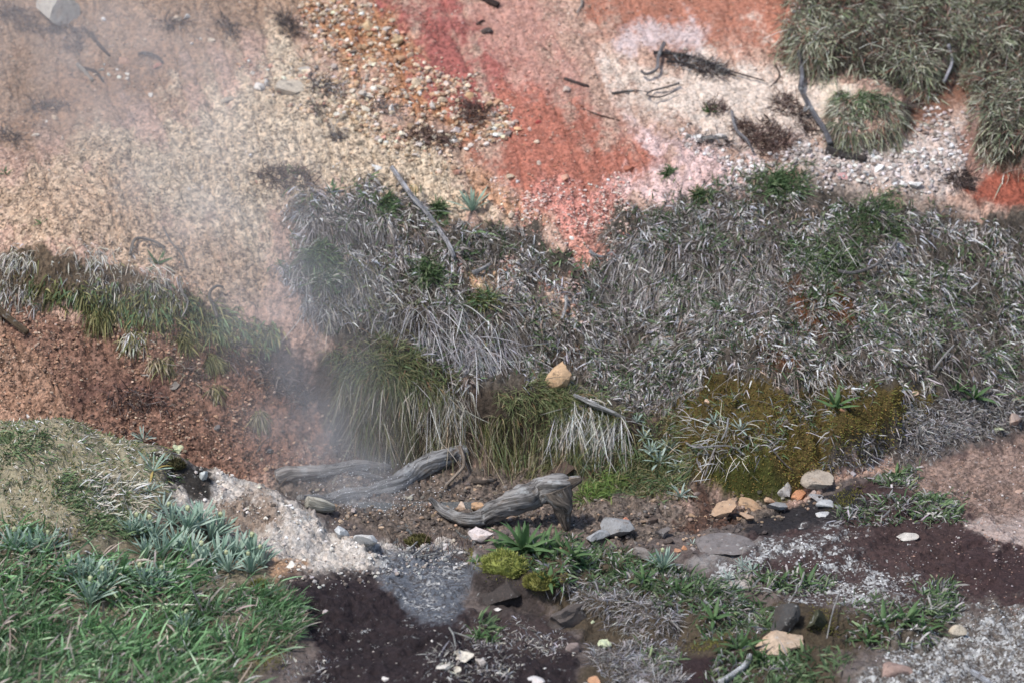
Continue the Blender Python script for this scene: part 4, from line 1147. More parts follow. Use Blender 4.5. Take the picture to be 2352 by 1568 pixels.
# unremarkable stones: the larger ones of the scree, sharing a dozen shapes
shapes = [mesh_tri('stone', rock_verts(900 + i, .7, .13), ICO3[1], True) for i in range(12)]
MARKS = [(u, v, lab) for (u, v, w, h, c, lab, a) in STONES if len(lab.split()) <= 11]
used = set()
def near_label(noun, u, v):
    for mu, mv, lab in sorted(MARKS, key=lambda m: (m[0] - u) ** 2 + (m[1] - v) ** 2):
        dx, dy = u - mu, v - mv
        if abs(dx) > 1.6 * abs(dy): w = 'left of' if dx < 0 else 'right of'
        elif abs(dy) > 1.6 * abs(dx): w = 'above' if dy < 0 else 'below'
        else: w = ('upper ' if dy < 0 else 'lower ') + ('left of' if dx < 0 else 'right of')
        if math.hypot(dx, dy) < 34: w = 'just ' + w
        t = f'{noun} {w} the {lab}'
        if t not in used and len(t.split()) <= 16:
            used.add(t)
            return t

def litter(n, poly, near, cols, wr, noun, group):
    Q = seeds(n * 3, [poly], near, 8, 14, .3)
    kept = []
    for q in Q:
        if len(kept) >= n: break
        if all((q[0] - k[0]) ** 2 + (q[1] - k[1]) ** 2 > .022 ** 2 for k in kept):
            kept.append(q)
    cs = pick(cols, len(kept), .1) * 1.2
    uq, vq = project(np.array(kept))
    for i, q in enumerate(kept):
        w = wr[0] + (wr[1] - wr[0]) * random.random() ** 1.7
        o = link('stone', random.choice(shapes), M_stone)
        o.scale = (w * random.uniform(.8, 1.2), w * random.uniform(.7, 1), w * random.uniform(.45, .8))
        o.rotation_euler = (random.uniform(-.3, .3), random.uniform(-.4, .4), random.uniform(0, 6.28))
        o.location = (q[0], q[1], q[2] + w * .12)
        o.color = tuple(np.clip(cs[i], 0, .75)) + (1,)
        tag(o, near_label(noun, uq[i], vq[i]), 'stone', group)
litter(44, [(720, 40), (860, 0), (930, 80), (1080, 190), (1200, 290), (1100, 340), (980, 280), (840, 210)], 0, BUFF[:4], (.007, .016), 'buff stone', 'small stones of the ochre scree')
litter(24, [(700, 230), (1000, 290), (1120, 400), (1100, 480), (900, 400), (760, 330)], 0, BUFF, (.005, .011), 'small stone', 'small stones of the yellow gravel')
litter(14, [(230, 158), (300, 165), (300, 190), (236, 180)], 0, [(228, 220, 208, 1)], (.006, .012), 'white lump', 'white crumbs under the orange-brown stone')
litter(16, [(1560, 330), (1740, 380), (1700, 440), (1580, 430)], 0, [(232, 214, 206, 2), (212, 180, 166, 1)], (.005, .011), 'pale pebble', 'small stones of the pink soil')
litter(16, [(1900, 370), (2180, 380), (2180, 440), (1960, 440)], 0, [(228, 222, 216, 2), (170, 160, 154, 1)], (.006, .013), 'rubble stone', 'small stones below the white scree')
litter(20, [(400, 860), (640, 940), (840, 1060), (620, 1090), (480, 980)], 0, [(196, 150, 112, 2), (120, 104, 96, 1)], (.005, .011), 'rusty pebble', 'small stones of the reddish left bank')
litter(20, [(880, 1110), (1000, 1150), (1000, 1210), (820, 1200), (800, 1150)], None, [(120, 112, 104, 2), (170, 156, 140, 1)], (.008, .016), 'wet stone', 'stones of the steaming spring bed')
litter(18, [(1560, 1180), (1740, 1120), (1900, 1115), (1760, 1180), (1620, 1230)], None, [(190, 150, 112, 2), (130, 110, 96, 1), (90, 76, 68, 1)], (.007, .014), 'gully stone', 'small stones of the gully')

# ---------------------------------------------------------------- wood
def tube_mesh(name, pts, rad, nr=8, step=.01, knob=.0, seed=0, cap=True, flat=1.0):
    pts = np.asarray(pts, float); rad = np.asarray(rad, float)
    seg = np.r_[0, np.cumsum(np.linalg.norm(np.diff(pts, axis=0), axis=1))]
    nseg = max(len(pts) * 2, int(seg[-1] / step))
    s_ = np.linspace(0, seg[-1], nseg)
    # Catmull-Rom style smoothing through the points
    i = np.clip(np.searchsorted(seg, s_, 'right') - 1, 0, len(pts) - 2)
    t_ = ((s_ - seg[i]) / (seg[i + 1] - seg[i] + 1e-9))[:, None]
    p0 = pts[np.maximum(i - 1, 0)]; p1 = pts[i]; p2 = pts[i + 1]; p3 = pts[np.minimum(i + 2, len(pts) - 1)]
    c = .5 * (2 * p1 + (p2 - p0) * t_ + (2 * p0 - 5 * p1 + 4 * p2 - p3) * t_ ** 2 + (3 * p1 - p0 - 3 * p2 + p3) * t_ ** 3)
    r = np.interp(s_, seg, rad)
    T = np.gradient(c, axis=0); T /= np.linalg.norm(T, axis=1, keepdims=True) + 1e-9
    ref = np.array([.13, .31, .94])
    A_ = np.cross(T, ref); A_ /= np.linalg.norm(A_, axis=1, keepdims=True) + 1e-9
    B_ = np.cross(T, A_)
    th = np.linspace(0, 2 * np.pi, nr, endpoint=False)
    ring = c[:, None, :] + r[:, None, None] * (np.cos(th)[None, :, None] * A_[:, None, :] + flat * np.sin(th)[None, :, None] * B_[:, None, :])
    uvv = np.stack([np.repeat(th[None] / 6.2832, nseg, 0), np.repeat(s_[:, None], nr, 1)], -1)
    if knob:
        q = np.stack([np.cos(th)[None].repeat(nseg, 0) * 1.6, np.sin(th)[None].repeat(nseg, 0) * 1.6, s_[:, None].repeat(nr, 1) * 14], -1).reshape(-1, 3) + seed * 3.7
        k = (fbm(q, 1.0, 4, seed + 5) - .5) * 2.4 * knob
        q2 = np.stack([np.cos(th)[None].repeat(nseg, 0) * 5, np.sin(th)[None].repeat(nseg, 0) * 5, s_[:, None].repeat(nr, 1) * 9], -1).reshape(-1, 3)
        k += (fbm(q2, 1.0, 3, seed + 9) - .5) * knob * 1.1
        ring = c[:, None, :] + (ring - c[:, None, :]) * (1 + k.reshape(nseg, nr, 1))
    v = ring.reshape(-1, 3)
    a = np.arange(nseg - 1)[:, None] * nr; b_ = np.arange(nr)[None]; b2 = (b_ + 1) % nr
    f = np.stack([a + b_, a + b2, a + nr + b2, a + nr + b_], -1).reshape(-1, 4)
    lp = [f.ravel()]; tot = [np.full(len(f), 4)]
    if cap:
        lp += [np.arange(nr)[::-1], np.arange(nr) + (nseg - 1) * nr]; tot += [np.array([nr]), np.array([nr])]
    lp = np.concatenate(lp); tot = np.concatenate(tot)
    me = new_mesh(name, v, loops=lp, starts=np.r_[0, np.cumsum(tot)[:-1]], totals=tot)
    uvl = me.uv_layers.new(name='grain')
    uvl.data.foreach_set('uv', uvv.reshape(-1, 2)[lp].astype(np.float32).ravel())
    smooth(me)
    return me

def ground_pts(pix, lift=0.0):
    out = []
    for u, v in pix:
        p = hit(u, v); p = p.copy(); p[2] += lift; out.append(p)
    return np.array(out)

def stick(pix, r0, r1, c, label, name='stick', cat='stick', lift=None, nr=7, knob=.12, seed=1, ys=None, group=None):
    if ys is None:
        pts = ground_pts(pix)
        pts[:, 2] += metres(r0, pts[0]) * .7 if lift is None else lift
        pts[:, 1] -= .004
    else:
        pts = np.array([at(u, v, y) for (u, v), y in zip(pix, ys)])
    r = np.linspace(metres(r0, pts[0]), metres(r1, pts[0]), len(pts))
    o = link(name, tube_mesh(name, pts, r, nr, .008, knob, seed), M_wood)
    o.color = tuple(np.clip(alb(c) * 1.2, 0, .8)) + (1,)
    return tag(o, label, cat, group)

# the main log: a knotty trunk propped on a broken stub
def on_ground(rows, sink=0.0):
    """rows of (u, v, radius px, v where the ground under it shows)"""
    pts, rr = [], []
    for u, v, r, vb in rows:
        g = hit(u, vb)
        p = at(u, v, g[1] + .35 * metres(r, g))
        p[2] = max(p[2], height(np.array([p[0]]), np.array([p[1]]))[0] + metres(r, p) * (1 - 2 * sink))
        pts.append(p); rr.append(metres(r, p))
    return np.array(pts), np.array(rr)

root = bpy.data.objects.new('driftwood_log', None); C.objects.link(root)
root.location = hit(1150, 1205)
tag(root, 'thick weathered grey log with a curved tip, propped on a stub beside the spring', 'log')
def part(name, me, m, parent, color=None):
    o = link(name, me, m)
    bpy_loc = np.array(parent.location)
    n_ = len(me.vertices)
    co = np.empty(n_ * 3, np.float32); me.vertices.foreach_get('co', co)
    me.vertices.foreach_set('co', (co.reshape(-1, 3) - bpy_loc).astype(np.float32).ravel()); me.update()
    o.parent = parent
    if color is not None: o.color = tuple(np.clip(alb(color) * 1.2, 0, .8)) + (1,)
    return o
pts, rr = on_ground([(986, 1143, 5, 1180), (1004, 1160, 8, 1186), (1024, 1176, 11, 1194), (1048, 1188, 13, 1204), (1076, 1191, 16, 1212), (1110, 1184, 19, 1214), (1150, 1167, 24, 1212), (1190, 1149, 28, 1210), (1235, 1131, 31, 1210), (1275, 1118, 31, 1210), (1306, 1112, 20, 1208)])
part('trunk', tube_mesh('trunk', pts, rr, 26, .004, .42, 3), M_wood, root, (146, 141, 136))
yk = pts[-2][1]
pts = np.array([at(1280, 1122, yk - .01), at(1290, 1150, yk - .02), at(1294, 1180, yk - .02), at(1302, 1214, yk - .02)])
part('stub', tube_mesh('stub', pts, np.array([34, 25, 18, 8]) / 790., 16, .004, .4, 8), M_wood, root, (132, 118, 104))
pts = np.array([at(1290, 1116, yk), at(1318, 1104, yk + .01), at(1335, 1098, yk + .015)])
part('knot', tube_mesh('knot', pts, np.array([20, 12, 7]) / 790., 12, .005, .3, 12), M_wood, root, (140, 122, 104))

root = bpy.data.objects.new('driftwood_log', None); C.objects.link(root)
root.location = hit(880, 1130)
tag(root, 'long half buried grey log running from the white crust up to the hanging grass', 'log')
pts, rr = on_ground([(690, 1150, 11, 1152), (740, 1150, 16, 1158), (795, 1140, 16, 1150), (850, 1129, 16, 1138), (905, 1112, 18, 1122), (950, 1091, 22, 1100), (1000, 1069, 22, 1078), (1040, 1051, 19, 1062), (1075, 1035, 12, 1046)], .25)
part('trunk', tube_mesh('trunk', pts, rr, 22, .005, .42, 21), M_wood, root, (150, 148, 146))
pts, rr = on_ground([(704, 1152, 15, 1166), (735, 1160, 18, 1176), (764, 1166, 11, 1178)], .2)
part('root', tube_mesh('root', pts, rr, 14, .005, .12, 24), M_wood, root, (206, 198, 176))
root = bpy.data.objects.new('driftwood_log', None); C.objects.link(root)
root.location = hit(740, 1095)
tag(root, 'upper grey log lying across the foot of the red bank', 'log')
pts, rr = on_ground([(636, 1104, 14, 1110), (665, 1098, 18, 1106), (720, 1090, 15, 1098), (780, 1083, 12, 1090), (840, 1077, 10, 1083), (896, 1073, 5, 1077)], .2)
part('trunk', tube_mesh('trunk', pts, rr, 20, .005, .42, 31), M_wood, root, (160, 152, 144))
pts, rr = on_ground([(800, 1086, 6, 1092), (850, 1098, 5, 1103), (880, 1098, 3, 1102)])
part('branch', tube_mesh('branch', pts, rr, 8, .006, .2, 33), M_wood, root, (130, 122, 116))

stick([(1085, 1110), (1110, 1113), (1140, 1107)], 6, 4, (128, 112, 98), 'small brown broken branch lying behind the main log', seed=41, lift=.012)
stick([(635, 1131), (646, 1112), (658, 1097)], 2.6, 2, (150, 132, 116), 'thin stick poking up behind the white crust', seed=42, ys=[.19, .185, .18])
stick([(1056, 1024), (1064, 1050), (1063, 1072), (1040, 1098), (1023, 1116), (1014, 1138)], 5, 3, (168, 148, 128), 'pale root dangling from the bank to the spring', name='root', cat='root', seed=43, ys=[.30, .27, .25, .22, .20, .18])
stick([(900, 404), (922, 436), (948, 472), (985, 515), (1010, 550), (1030, 580), (1042, 610)], 6, 5, (206, 202, 204), 'long pale bare branch arching down the grey grass', name='branch', cat='branch', seed=44, lift=.03)
stick([(904, 410), (925, 420), (912, 440)], 5, 4, (170, 156, 140), 'short fork at the top of the long pale branch', name='branch', cat='branch', seed=45, lift=.02)
stick([(1353, 590), (1370, 600), (1387, 603)], 4, 3, (198, 194, 196), 'short pale stick at the end of the red soil tongue', seed=46, lift=.02)
stick([(1085, 640), (1105, 632), (1125, 620)], 6, 4, (190, 186, 184), 'flat grey piece of wood above the ochre stone on the slope', seed=47, lift=.02)
stick([(1300, 701), (1299, 728), (1290, 752)], 4, 3, (200, 194, 190), 'short upright pale stick in the middle of the grey grass', seed=48, lift=.03)
stick([(1056, 596), (1070, 588), (1100, 589), (1125, 588)], 2.5, 1.5, (176, 160, 150), 'thin curled twig beside the foot of the pale branch', name='twig', cat='twig', seed=49, lift=.025)
stick([(1925, 645), (1950, 650), (1980, 645), (2010, 632), (2040, 605), (2060, 572)], 4, 3, (142, 136, 134), 'arched grey root lying in the withered grass at right', name='root', cat='root', seed=50, lift=.035)
stick([(2143, 869), (2165, 840), (2190, 812)], 3.5, 2, (190, 184, 178), 'pale slanting stick above the brown moss', seed=51, lift=.03)
stick([(1770, 1040), (1800, 1075), (1820, 1092)], 2.2, 1.4, (128, 110, 92), 'thin brown twig leaning on the moss by the grey rock', name='twig', cat='twig', seed=52, lift=.02)
stick([(208, 84), (230, 108), (252, 131)], 6, 3, (84, 72, 66), 'charred stick pointing at the orange-brown stone', seed=53)
stick([(318, 132), (340, 130), (362, 138), (374, 150)], 4, 3, (96, 82, 76), 'bent dark twig arching over the reddish stone', name='twig', cat='twig', seed=54, lift=.012)
stick([(178, 150), (196, 168), (213, 188)], 5, 4, (196, 182, 162), 'pale stick beside the white crumb cluster', seed=55)
stick([(190, 160), (220, 168), (238, 190)], 5, 3, (88, 76, 70), 'dark stick crossing the white crumb cluster', seed=56)
stick([(1099, -4), (1125, 8), (1145, 18)], 9, 7, (74, 56, 52), 'stubby dark log end at the top edge', seed=57)
stick([(1335, 0), (1336, 18), (1324, 36)], 3, 2, (200, 186, 174), 'white twig hanging at the top edge on the ochre soil', name='twig', cat='twig', seed=58, lift=.01)
stick([(1296, 183), (1330, 194), (1352, 200)], 4, 3, (110, 88, 82), 'dark twig across the red soil ending at a pale stone', name='twig', cat='twig', seed=59)
stick([(1340, 252), (1380, 266), (1424, 278)], 2.2, 1.4, (134, 98, 84), 'thin brown twig along a crack in the red soil', name='twig', cat='twig', seed=60)
stick([(1525, 118), (1512, 150), (1508, 178), (1484, 190), (1472, 182)], 5, 3, (146, 138, 138), 'hooked grey root left of the dark driftwood roots', name='root', cat='root', seed=61, lift=.03)
stick([(1560, 204), (1528, 214), (1496, 222), (1486, 232), (1516, 236), (1556, 220)], 2.6, 1.6, (130, 122, 120), 'looped grey twig below the hooked root', name='twig', cat='twig', seed=62, lift=.02)
stick([(1405, 216), (1450, 210), (1490, 214)], 3, 2, (140, 130, 124), 'straight grey twig left of the looped twig', name='twig', cat='twig', seed=63)
for k, (pp, lab) in enumerate((([(1500, 130), (1560, 134), (1620, 150), (1690, 184)], 'thickest dark driftwood root on the cream soil'),
                               ([(1530, 150), (1580, 156), (1620, 176)], 'lower dark driftwood root lying against the thickest one'),
                               ([(1640, 160), (1690, 176), (1757, 195)], 'dark tapering root pointing right from the driftwood'))):
    stick(pp, 4.6 - k, 2.4 - k * .5, (92, 84, 84), lab, name='root', cat='root', seed=64 + k, lift=.014)
stick([(1782, 152), (1790, 176), (1770, 200)], 2.5, 1.5, (128, 110, 100), 'thin forked twig left of the shaggy grass edge', name='twig', cat='twig', seed=70)
stick([(1834, 134), (1840, 170), (1841, 201), (1838, 222), (1848, 242), (1860, 266), (1876, 292), (1894, 319), (1906, 350)], 5, 7, (128, 126, 132), 'gnarled blue-grey branch winding down beside the round tussock', name='branch', cat='branch', seed=71, lift=.03)
stick([(1858, 268), (1846, 280), (1850, 262)], 4, 2, (176, 172, 170), 'pale broken side shoot of the gnarled branch', name='branch', cat='branch', seed=72, lift=.035)
stick([(1896, 352), (1940, 364), (1990, 372)], 12, 7, (92, 84, 82), 'dark log at the foot of the gnarled branch', name='log', cat='log', seed=73)
stick([(2177, 136), (2184, 165), (2182, 186), (2166, 222)], 4.5, 4, (196, 192, 198), 'white bent branch against the dark overhang, upper right', name='branch', cat='branch', seed=74, lift=.05)
stick([(1680, 268), (1690, 310), (1716, 336), (1730, 362)], 4, 3, (164, 158, 160), 'grey stick along the left edge of the brown heather strip', seed=75, lift=.02)
stick([(1575, 318), (1610, 322), (1668, 318)], 7, 5, (190, 184, 178), 'bleached stick lying between two white stones', seed=76)
stick([(0, 722), (30, 748), (64, 774)], 9, 7, (112, 92, 66), 'mossy brown stick at the left edge of the red bank', seed=77, lift=.016)
stick([(414, 672), (420, 698), (432, 712), (428, 736), (418, 752)], 2.6, 1.6, (190, 180, 170), 'thin pale root wriggling down from the hanging turf', name='root', cat='root', seed=78, lift=.035)
stick([(500, 752), (492, 728), (482, 706), (486, 690), (500, 680), (514, 684)], 4.5, 3, (142, 130, 118), 'ringed grey root hooking over the red bank edge', name='root', cat='root', seed=79, lift=.035)
stick([(375, 527), (392, 560), (418, 590), (428, 622)], 2.4, 1.6, (164, 152, 142), 'thin grey root lying on the tan slope above the turf', name='root', cat='root', seed=80, lift=.01)
stick([(300, 598), (312, 562), (350, 566), (380, 582)], 4, 3, (150, 138, 126), 'grey stick arching over the green sprig on the turf', seed=81, lift=.02)
stick([(640, 860), (652, 890), (666, 926)], 2, 1.4, (120, 108, 100), 'thin dark stem leaning on the dark soil in the steam', name='twig', cat='twig', seed=82, lift=.03)
stick([(590, 1060), (604, 1036), (624, 1018)], 2, 1.4, (126, 108, 96), 'thin brown twig at the foot of the red bank', name='twig', cat='twig', seed=83, lift=.03)
stick([(1656, 1574), (1690, 1552), (1715, 1530), (1722, 1512)], 9, 7, (222, 222, 220), 'chalk white stick bent upward at the bottom edge', seed=84, lift=.012)
stick([(2232, 1544), (2250, 1556), (2272, 1572)], 7, 7, (206, 208, 214), 'smooth pale stick lying on white lichen at the bottom right', seed=85)
stick([(1846, 1334), (1838, 1360), (1820, 1390), (1806, 1412)], 2.4, 1.6, (214, 206, 196), 'pale dry stalk leaning over the dark mossy boulder', name='stalk', cat='stalk', seed=86, lift=.03)
stick([(1928, 1384), (1914, 1420), (1904, 1460), (1898, 1490)], 2.0, 1.4, (200, 194, 186), 'thin pale stalk in front of the mossy green boulder', name='stalk', cat='stalk', seed=87, lift=.035)
stick([(1032, 1462), (1042, 1480), (1046, 1504)], 2.4, 1.8, (214, 214, 204), 'white stalk standing above the pale rubble', name='stalk', cat='stalk', seed=88, lift=.03)
stick([(1036, 1464), (1060, 1470), (1080, 1478)], 2.4, 1.6, (206, 206, 196), 'white stalk lying right of the standing one', name='stalk', cat='stalk', seed=89, lift=.02)
for k, (a_, b2_) in enumerate((((936, 1274), (960, 1252)), ((950, 1284), (984, 1258)), ((960, 1288), (1006, 1280)))):
    stick([a_, ((a_[0] + b2_[0]) / 2, (a_[1] + b2_[1]) / 2), b2_], 2.4, 1.8, (226, 224, 214), ['steepest', 'middle', 'flattest'][k] + ' of three bleached straws fanned on the spring shore', name='stalk', cat='stalk', seed=90 + k, lift=.016)
stick([(1672, 983), (1668, 1010), (1656, 1034)], 2.6, 1.8, (196, 192, 190), 'upright dead stem in front of the moss', name='stalk', cat='stalk', seed=95, lift=.035)
stick([(1576, 1040), (1600, 1050), (1660, 1046), (1690, 1052)], 2.4, 1.6, (196, 192, 190), 'level dead stem in front of the moss', name='stalk', cat='stalk', seed=96, lift=.035)
stick([(1642, 1052), (1630, 1082), (1618, 1116)], 2.6, 2, (190, 180, 172), 'slanting dead stem in front of the moss', name='stalk', cat='stalk', seed=97, lift=.035)
stick([(1606, 1062), (1600, 1078), (1612, 1104)], 2.4, 2, (184, 176, 170), 'bent dead stem left of the slanting one', name='stalk', cat='stalk', seed=98, lift=.035)
# the streaked driftwood plank under the flat cream stone
pts = np.array([at(1318, 905, .42), at(1360, 925, .40), at(1410, 948, .385), at(1456, 968, .37)])
o = link('driftwood_plank', tube_mesh('driftwood_plank', pts, np.array([8, 15, 14, 4]) / 800., 14, .004, .5, 99, flat=.4), M_wood)
o.color = (.36, .35, .33, 1)
tag(o, 'bleached streaky driftwood plank under the flat cream stone', 'driftwood')
o = stone(1165, 1346, 165, 78, (66, 58, 54), 'dark crumbly rock ledge under the bright moss cushion', ang=.12, rough=.42, depth=.5, sink=.5)
o = stone(1290, 1412, 120, 60, (92, 82, 76), 'rough grey-brown rock below the second moss cushion', ang=.12, rough=.42, depth=.5, sink=.75)
# dark stump behind the main log
o = stone(1296, 1080, 70, 50, (84, 66, 52), 'dark mossy stump behind the right end of the main log', ang=.2, rough=.3, name='stump')
o['category'] = 'stump'
o = stone(1345, 930, 8, 8, (60, 50, 44), 'dark lump for the painted shade under the flat cream stone', ang=.3)  # dark lump added as the shadow beneath the cream stone

# ---------------------------------------------------------------- brushwood: heaps of fine dead twigs
def brush(u, v, w, h, n, cols, label, tilt=0.0, ln=.05, wd=.0022):
    poly0 = [(-.5, -.3), (-.2, -.5), (.3, -.45), (.5, -.1), (.4, .4), (-.1, .5), (-.45, .3)]
    ct, st = math.cos(tilt), math.sin(tilt)
    poly = [(u + (x * w * ct - y * h * st), v + (x * w * st + y * h * ct)) for x, y in poly0]
    b = Bunch()
    field(b, n, [poly], None, cols, (ln * .6, ln), (wd * .8, wd * 1.5), up=.5, down=.25, rand=.8, sag=.2, curl=.45, segs=4, fe=5, fray=4, bright=1.25)
    return tag(b.build('brush_clump', M_blade), label, 'brush')
DK = [(92, 76, 70, 3), (120, 102, 92, 2), (70, 58, 54, 2), (150, 136, 126, 1)]
HEATH = [(128, 100, 88, 3), (102, 76, 66, 3), (150, 124, 112, 1.5), (82, 62, 56, 2)]
for a in [
    (36, 34, 90, 34, 260, DK, 'dark dead brush left of the large pale boulder', .2),
    (130, 70, 170, 22, 420, DK, 'dark litter along the foot of the large pale boulder', .08),
    (400, 54, 50, 18, 120, DK, 'dark twigs under two pale stones near the top', 0),
    (660, 58, 72, 26, 260, DK, 'dark bundle of brush slanting down near the ochre scree', .85),
    (522, 64, 60, 30, 160, DK, 'faint dark brush left of the slanting bundle', .9),
    (170, 106, 44, 24, 120, DK, 'dark clump beside the charred stick', 0),
    (110, 244, 110, 18, 200, DK, 'low dark litter on brown soil at the left', -.12),
    (22, 310, 60, 24, 160, DK, 'dark litter touching the left edge', .5),
    (746, 200, 80, 30, 320, DK + GREY[:2], 'grey-black brush at the right end of the cream slab', .3),
    (776, 312, 40, 30, 150, DK + GREY[:2], 'grey twigs on the yellow gravel', .7),
    (722, 246, 14, 14, 50, DK, 'tiny dark tuft below the cream slab', 0),
    (662, 408, 150, 48, 620, DK + HEATH, 'wide dry brush clump at the left top of the grey slope', .1),
    (1086, 260, 76, 52, 420, HEATH, 'brown brush at the edge of the ochre scree and red soil', .3),
    (994, 318, 118, 30, 520, HEATH, 'flat brown brush beside the pink-sided white stone', .15),
    (890, 250, 70, 26, 160, DK + GREY, 'grey twig litter around the upright white stone', .3),
    (1740, 320, 130, 46, 700, HEATH, 'longer brown heather strip on the cream soil', .62),
    (1790, 312, 110, 34, 420, HEATH, 'shorter brown heather strip behind the longer one', .75),
    (1812, 246, 80, 40, 420, HEATH + DK, 'brown tuft between cream soil and the gnarled branch', .5),
    (1860, 290, 60, 40, 240, HEATH + DK, 'brown tuft beside the gnarled branch', .6),
    (2210, 412, 70, 44, 380, DK, 'bristly dark twig heap below the hanging shaggy grass', 0),
    (1644, 248, 60, 20, 150, DK + HEATH, 'low brown litter at the green sprout', .2),
    (2082, 244, 50, 22, 180, DK, 'dark tuft under the overhang right of the round tussock', 0),
    (1640, 326, 90, 20, 180, DK + GREY, 'grey litter beneath the bleached stick', .1),
    (560, 830, 150, 60, 260, DK, 'dark roots and clods in the upper steam-veiled part of the left bank', .6),
    (670, 890, 130, 60, 260, DK, 'dark root mass beside the hanging fringe in the steam', .7),
    (330, 920, 150, 44, 240, DK, 'dark mat of rootlets in the middle of the red bank', .1),
    (440, 855, 70, 34, 120, DK + STRAW, 'dark rootlets below an olive tuft on the red bank', .5),
    (1600, 152, 150, 40, 620, DK + GREY[:2], 'dark root fibres around the driftwood roots', .3),
]:
    brush(*a)

# ---------------------------------------------------------------- leafy plants: every leaf its own piece
def leaf_mesh(name, shape, bend, fold, seg=6, m=None, thick=.0):
    """a leaf of unit length growing along +Z and arching towards +Y; shape = half widths along it"""
    ts = np.linspace(0, 1, seg + 1)
    hw = np.interp(ts, np.linspace(0, 1, len(shape)), shape)
    v, f = [], []
    for t_, w_ in zip(ts, hw):
        a_ = bend * t_
        y = (1 - math.cos(a_)) / max(bend, 1e-3); z = math.sin(a_) / max(bend, 1e-3)
        ny, nz = -math.cos(a_) , math.sin(a_)
        v += [(-w_, y + fold * w_ * -ny, z + fold * w_ * -nz), (0, y, z), (w_, y + fold * w_ * -ny, z + fold * w_ * -nz)]
    for k in range(seg):
        a_ = 3 * k
        f += [(a_, a_ + 1, a_ + 4, a_ + 3), (a_ + 1, a_ + 2, a_ + 5, a_ + 4)]
    f = np.array(f)
    me = new_mesh(name, np.array(v), loops=f.ravel(), starts=np.arange(len(f)) * 4, totals=np.full(len(f), 4))
    smooth(me)
    if m: me.materials.append(m)
    return me

SPAT = [.022, .026, .033, .041, .046, .041, .009]
LANC = [.05, .09, .11, .10, .075, .045, .003]
silver = [leaf_mesh('leaf', [q * k for q in SPAT], bd, .5, m=M_silver) for k, bd in ((.8, .12), (1.0, .32), (1.15, .6))]
frost = [leaf_mesh('leaf', [q * k * 1.3 for q in SPAT], bd, .5, m=M_frost) for k, bd in ((.8, .3), (1.0, .6), (1.15, .9))]
broad = [leaf_mesh('leaf', [q * k for q in LANC], bd, .55, m=M_broad) for k, bd in ((.9, .35), (1.0, .8), (.8, 1.2))]
yellow = leaf_mesh('leaf', [q * 1.2 for q in SPAT], 1.1, .4, m=M_yellow)
bud_me = mesh_tri('bud', ICO1[0] * [1, 1, 1.3], ICO1[1], True); bud_me.materials.append(M_bud)

def plant_proto(kind, nleaf, spread, with_bud=False, yellows=0, seed=0):
    r = random.Random(seed)
    root = bpy.data.objects.new(kind, None)
    kids = []
    for k in range(nleaf):
        q = (k + .5) / nleaf
        inc = spread[0] + (spread[1] - spread[0]) * q ** .9 + r.uniform(-.12, .12)
        if k >= nleaf - yellows:
            me = yellow
        else:
            pool = {'silvery_plant': silver, 'frosty_plant': frost}.get(kind, broad)
            me = pool[min(2, int(q * 3))] if r.random() < .7 else r.choice(pool)
        o = bpy.data.objects.new('leaf', me)
        o.parent = root
        s_ = r.uniform(.75, 1.05) * (1 if q > .25 else .85)
        o.scale = (s_ * r.uniform(.85, 1.2), s_, s_)
        o.rotation_euler = (-inc, 0, k * 2.39996 + r.uniform(-.3, .3))
        o.rotation_euler = (-inc, r.uniform(-.15, .15), 0)
        e = o.rotation_euler.to_matrix().to_4x4()
        import mathutils
        e = mathutils.Matrix.Rotation(k * 2.39996 + r.uniform(-.3, .3), 4, 'Z') @ e
        o.rotation_euler = e.to_euler()
        kids.append(o)
    if with_bud:
        o = bpy.data.objects.new('bud', bud_me); o.parent = root
        o.location = (0, 0, .82); o.scale = (.085,) * 3
        kids.append(o)
    return root, kids

def put_plant(proto, u, v, hpx, label, cat, group=None, lift=0.0, rot=None):
    root, kids = proto
    r = root.copy(); C.objects.link(r)
    p = hit(u, v)
    s_ = metres(hpx, p) * (1.12 if root.name.startswith('silvery') else .95 if root.name.startswith('frosty') else 1.12)
    r.location = (p[0], p[1], p[2] - .002 + lift)
    r.scale = (s_,) * 3
    r.rotation_euler = (random.uniform(-.1, .1), random.uniform(-.1, .15), random.uniform(0, 6.28) if rot is None else rot)
    for k in kids:
        c = k.copy(); C.objects.link(c); c.parent = r
    return tag(r, label, cat, group)

SP = [plant_proto('silvery_plant', 24, (.05, .75), i % 2 == 0, 0, 100 + i) for i in range(4)]
SPY = plant_proto('silvery_plant', 14, (.2, 1.25), False, 4, 120)
SPW = [plant_proto('frosty_plant', 14, (.1, 1.15), False, 0, 130 + i) for i in range(2)]
BP = [plant_proto('leafy_plant', 9, (.25, 1.15), False, 0, 140 + i) for i in range(3)]
BIG = plant_proto('leafy_plant', 22, (.1, 1.2), False, 0, 150)
ORD = ['first', 'second', 'third', 'fourth', 'fifth', 'sixth', 'seventh', 'eighth', 'ninth', 'tenth', 'eleventh', 'twelfth', 'thirteenth', 'fourteenth', 'fifteenth', 'sixteenth', 'seventeenth']
put_plant(SPW[0], 329, 1012, 50, 'silvery plant alone at the crest of the left bank above the dark crust', 'plant')
put_plant(SPY, 352, 1080, 56, 'silvery plant with yellowing leaves beside the dark crust', 'plant')
put_plant(SPW[1], 346, 1128, 46, 'flat silvery rosette just below the yellow-leaved plant', 'plant')
put_plant(SPW[0], 374, 1168, 50, 'silvery plant where the left bank meets the white crust', 'plant')
for k, (u, v, h) in enumerate([(30, 1262, 62), (78, 1268, 66), (110, 1266, 58)]):
    put_plant(SP[k], u, v, h, ['leftmost', 'middle', 'rightmost'][k] + ' of three silvery plants at the left edge of the picture', 'plant', 'silvery plants at the left edge')
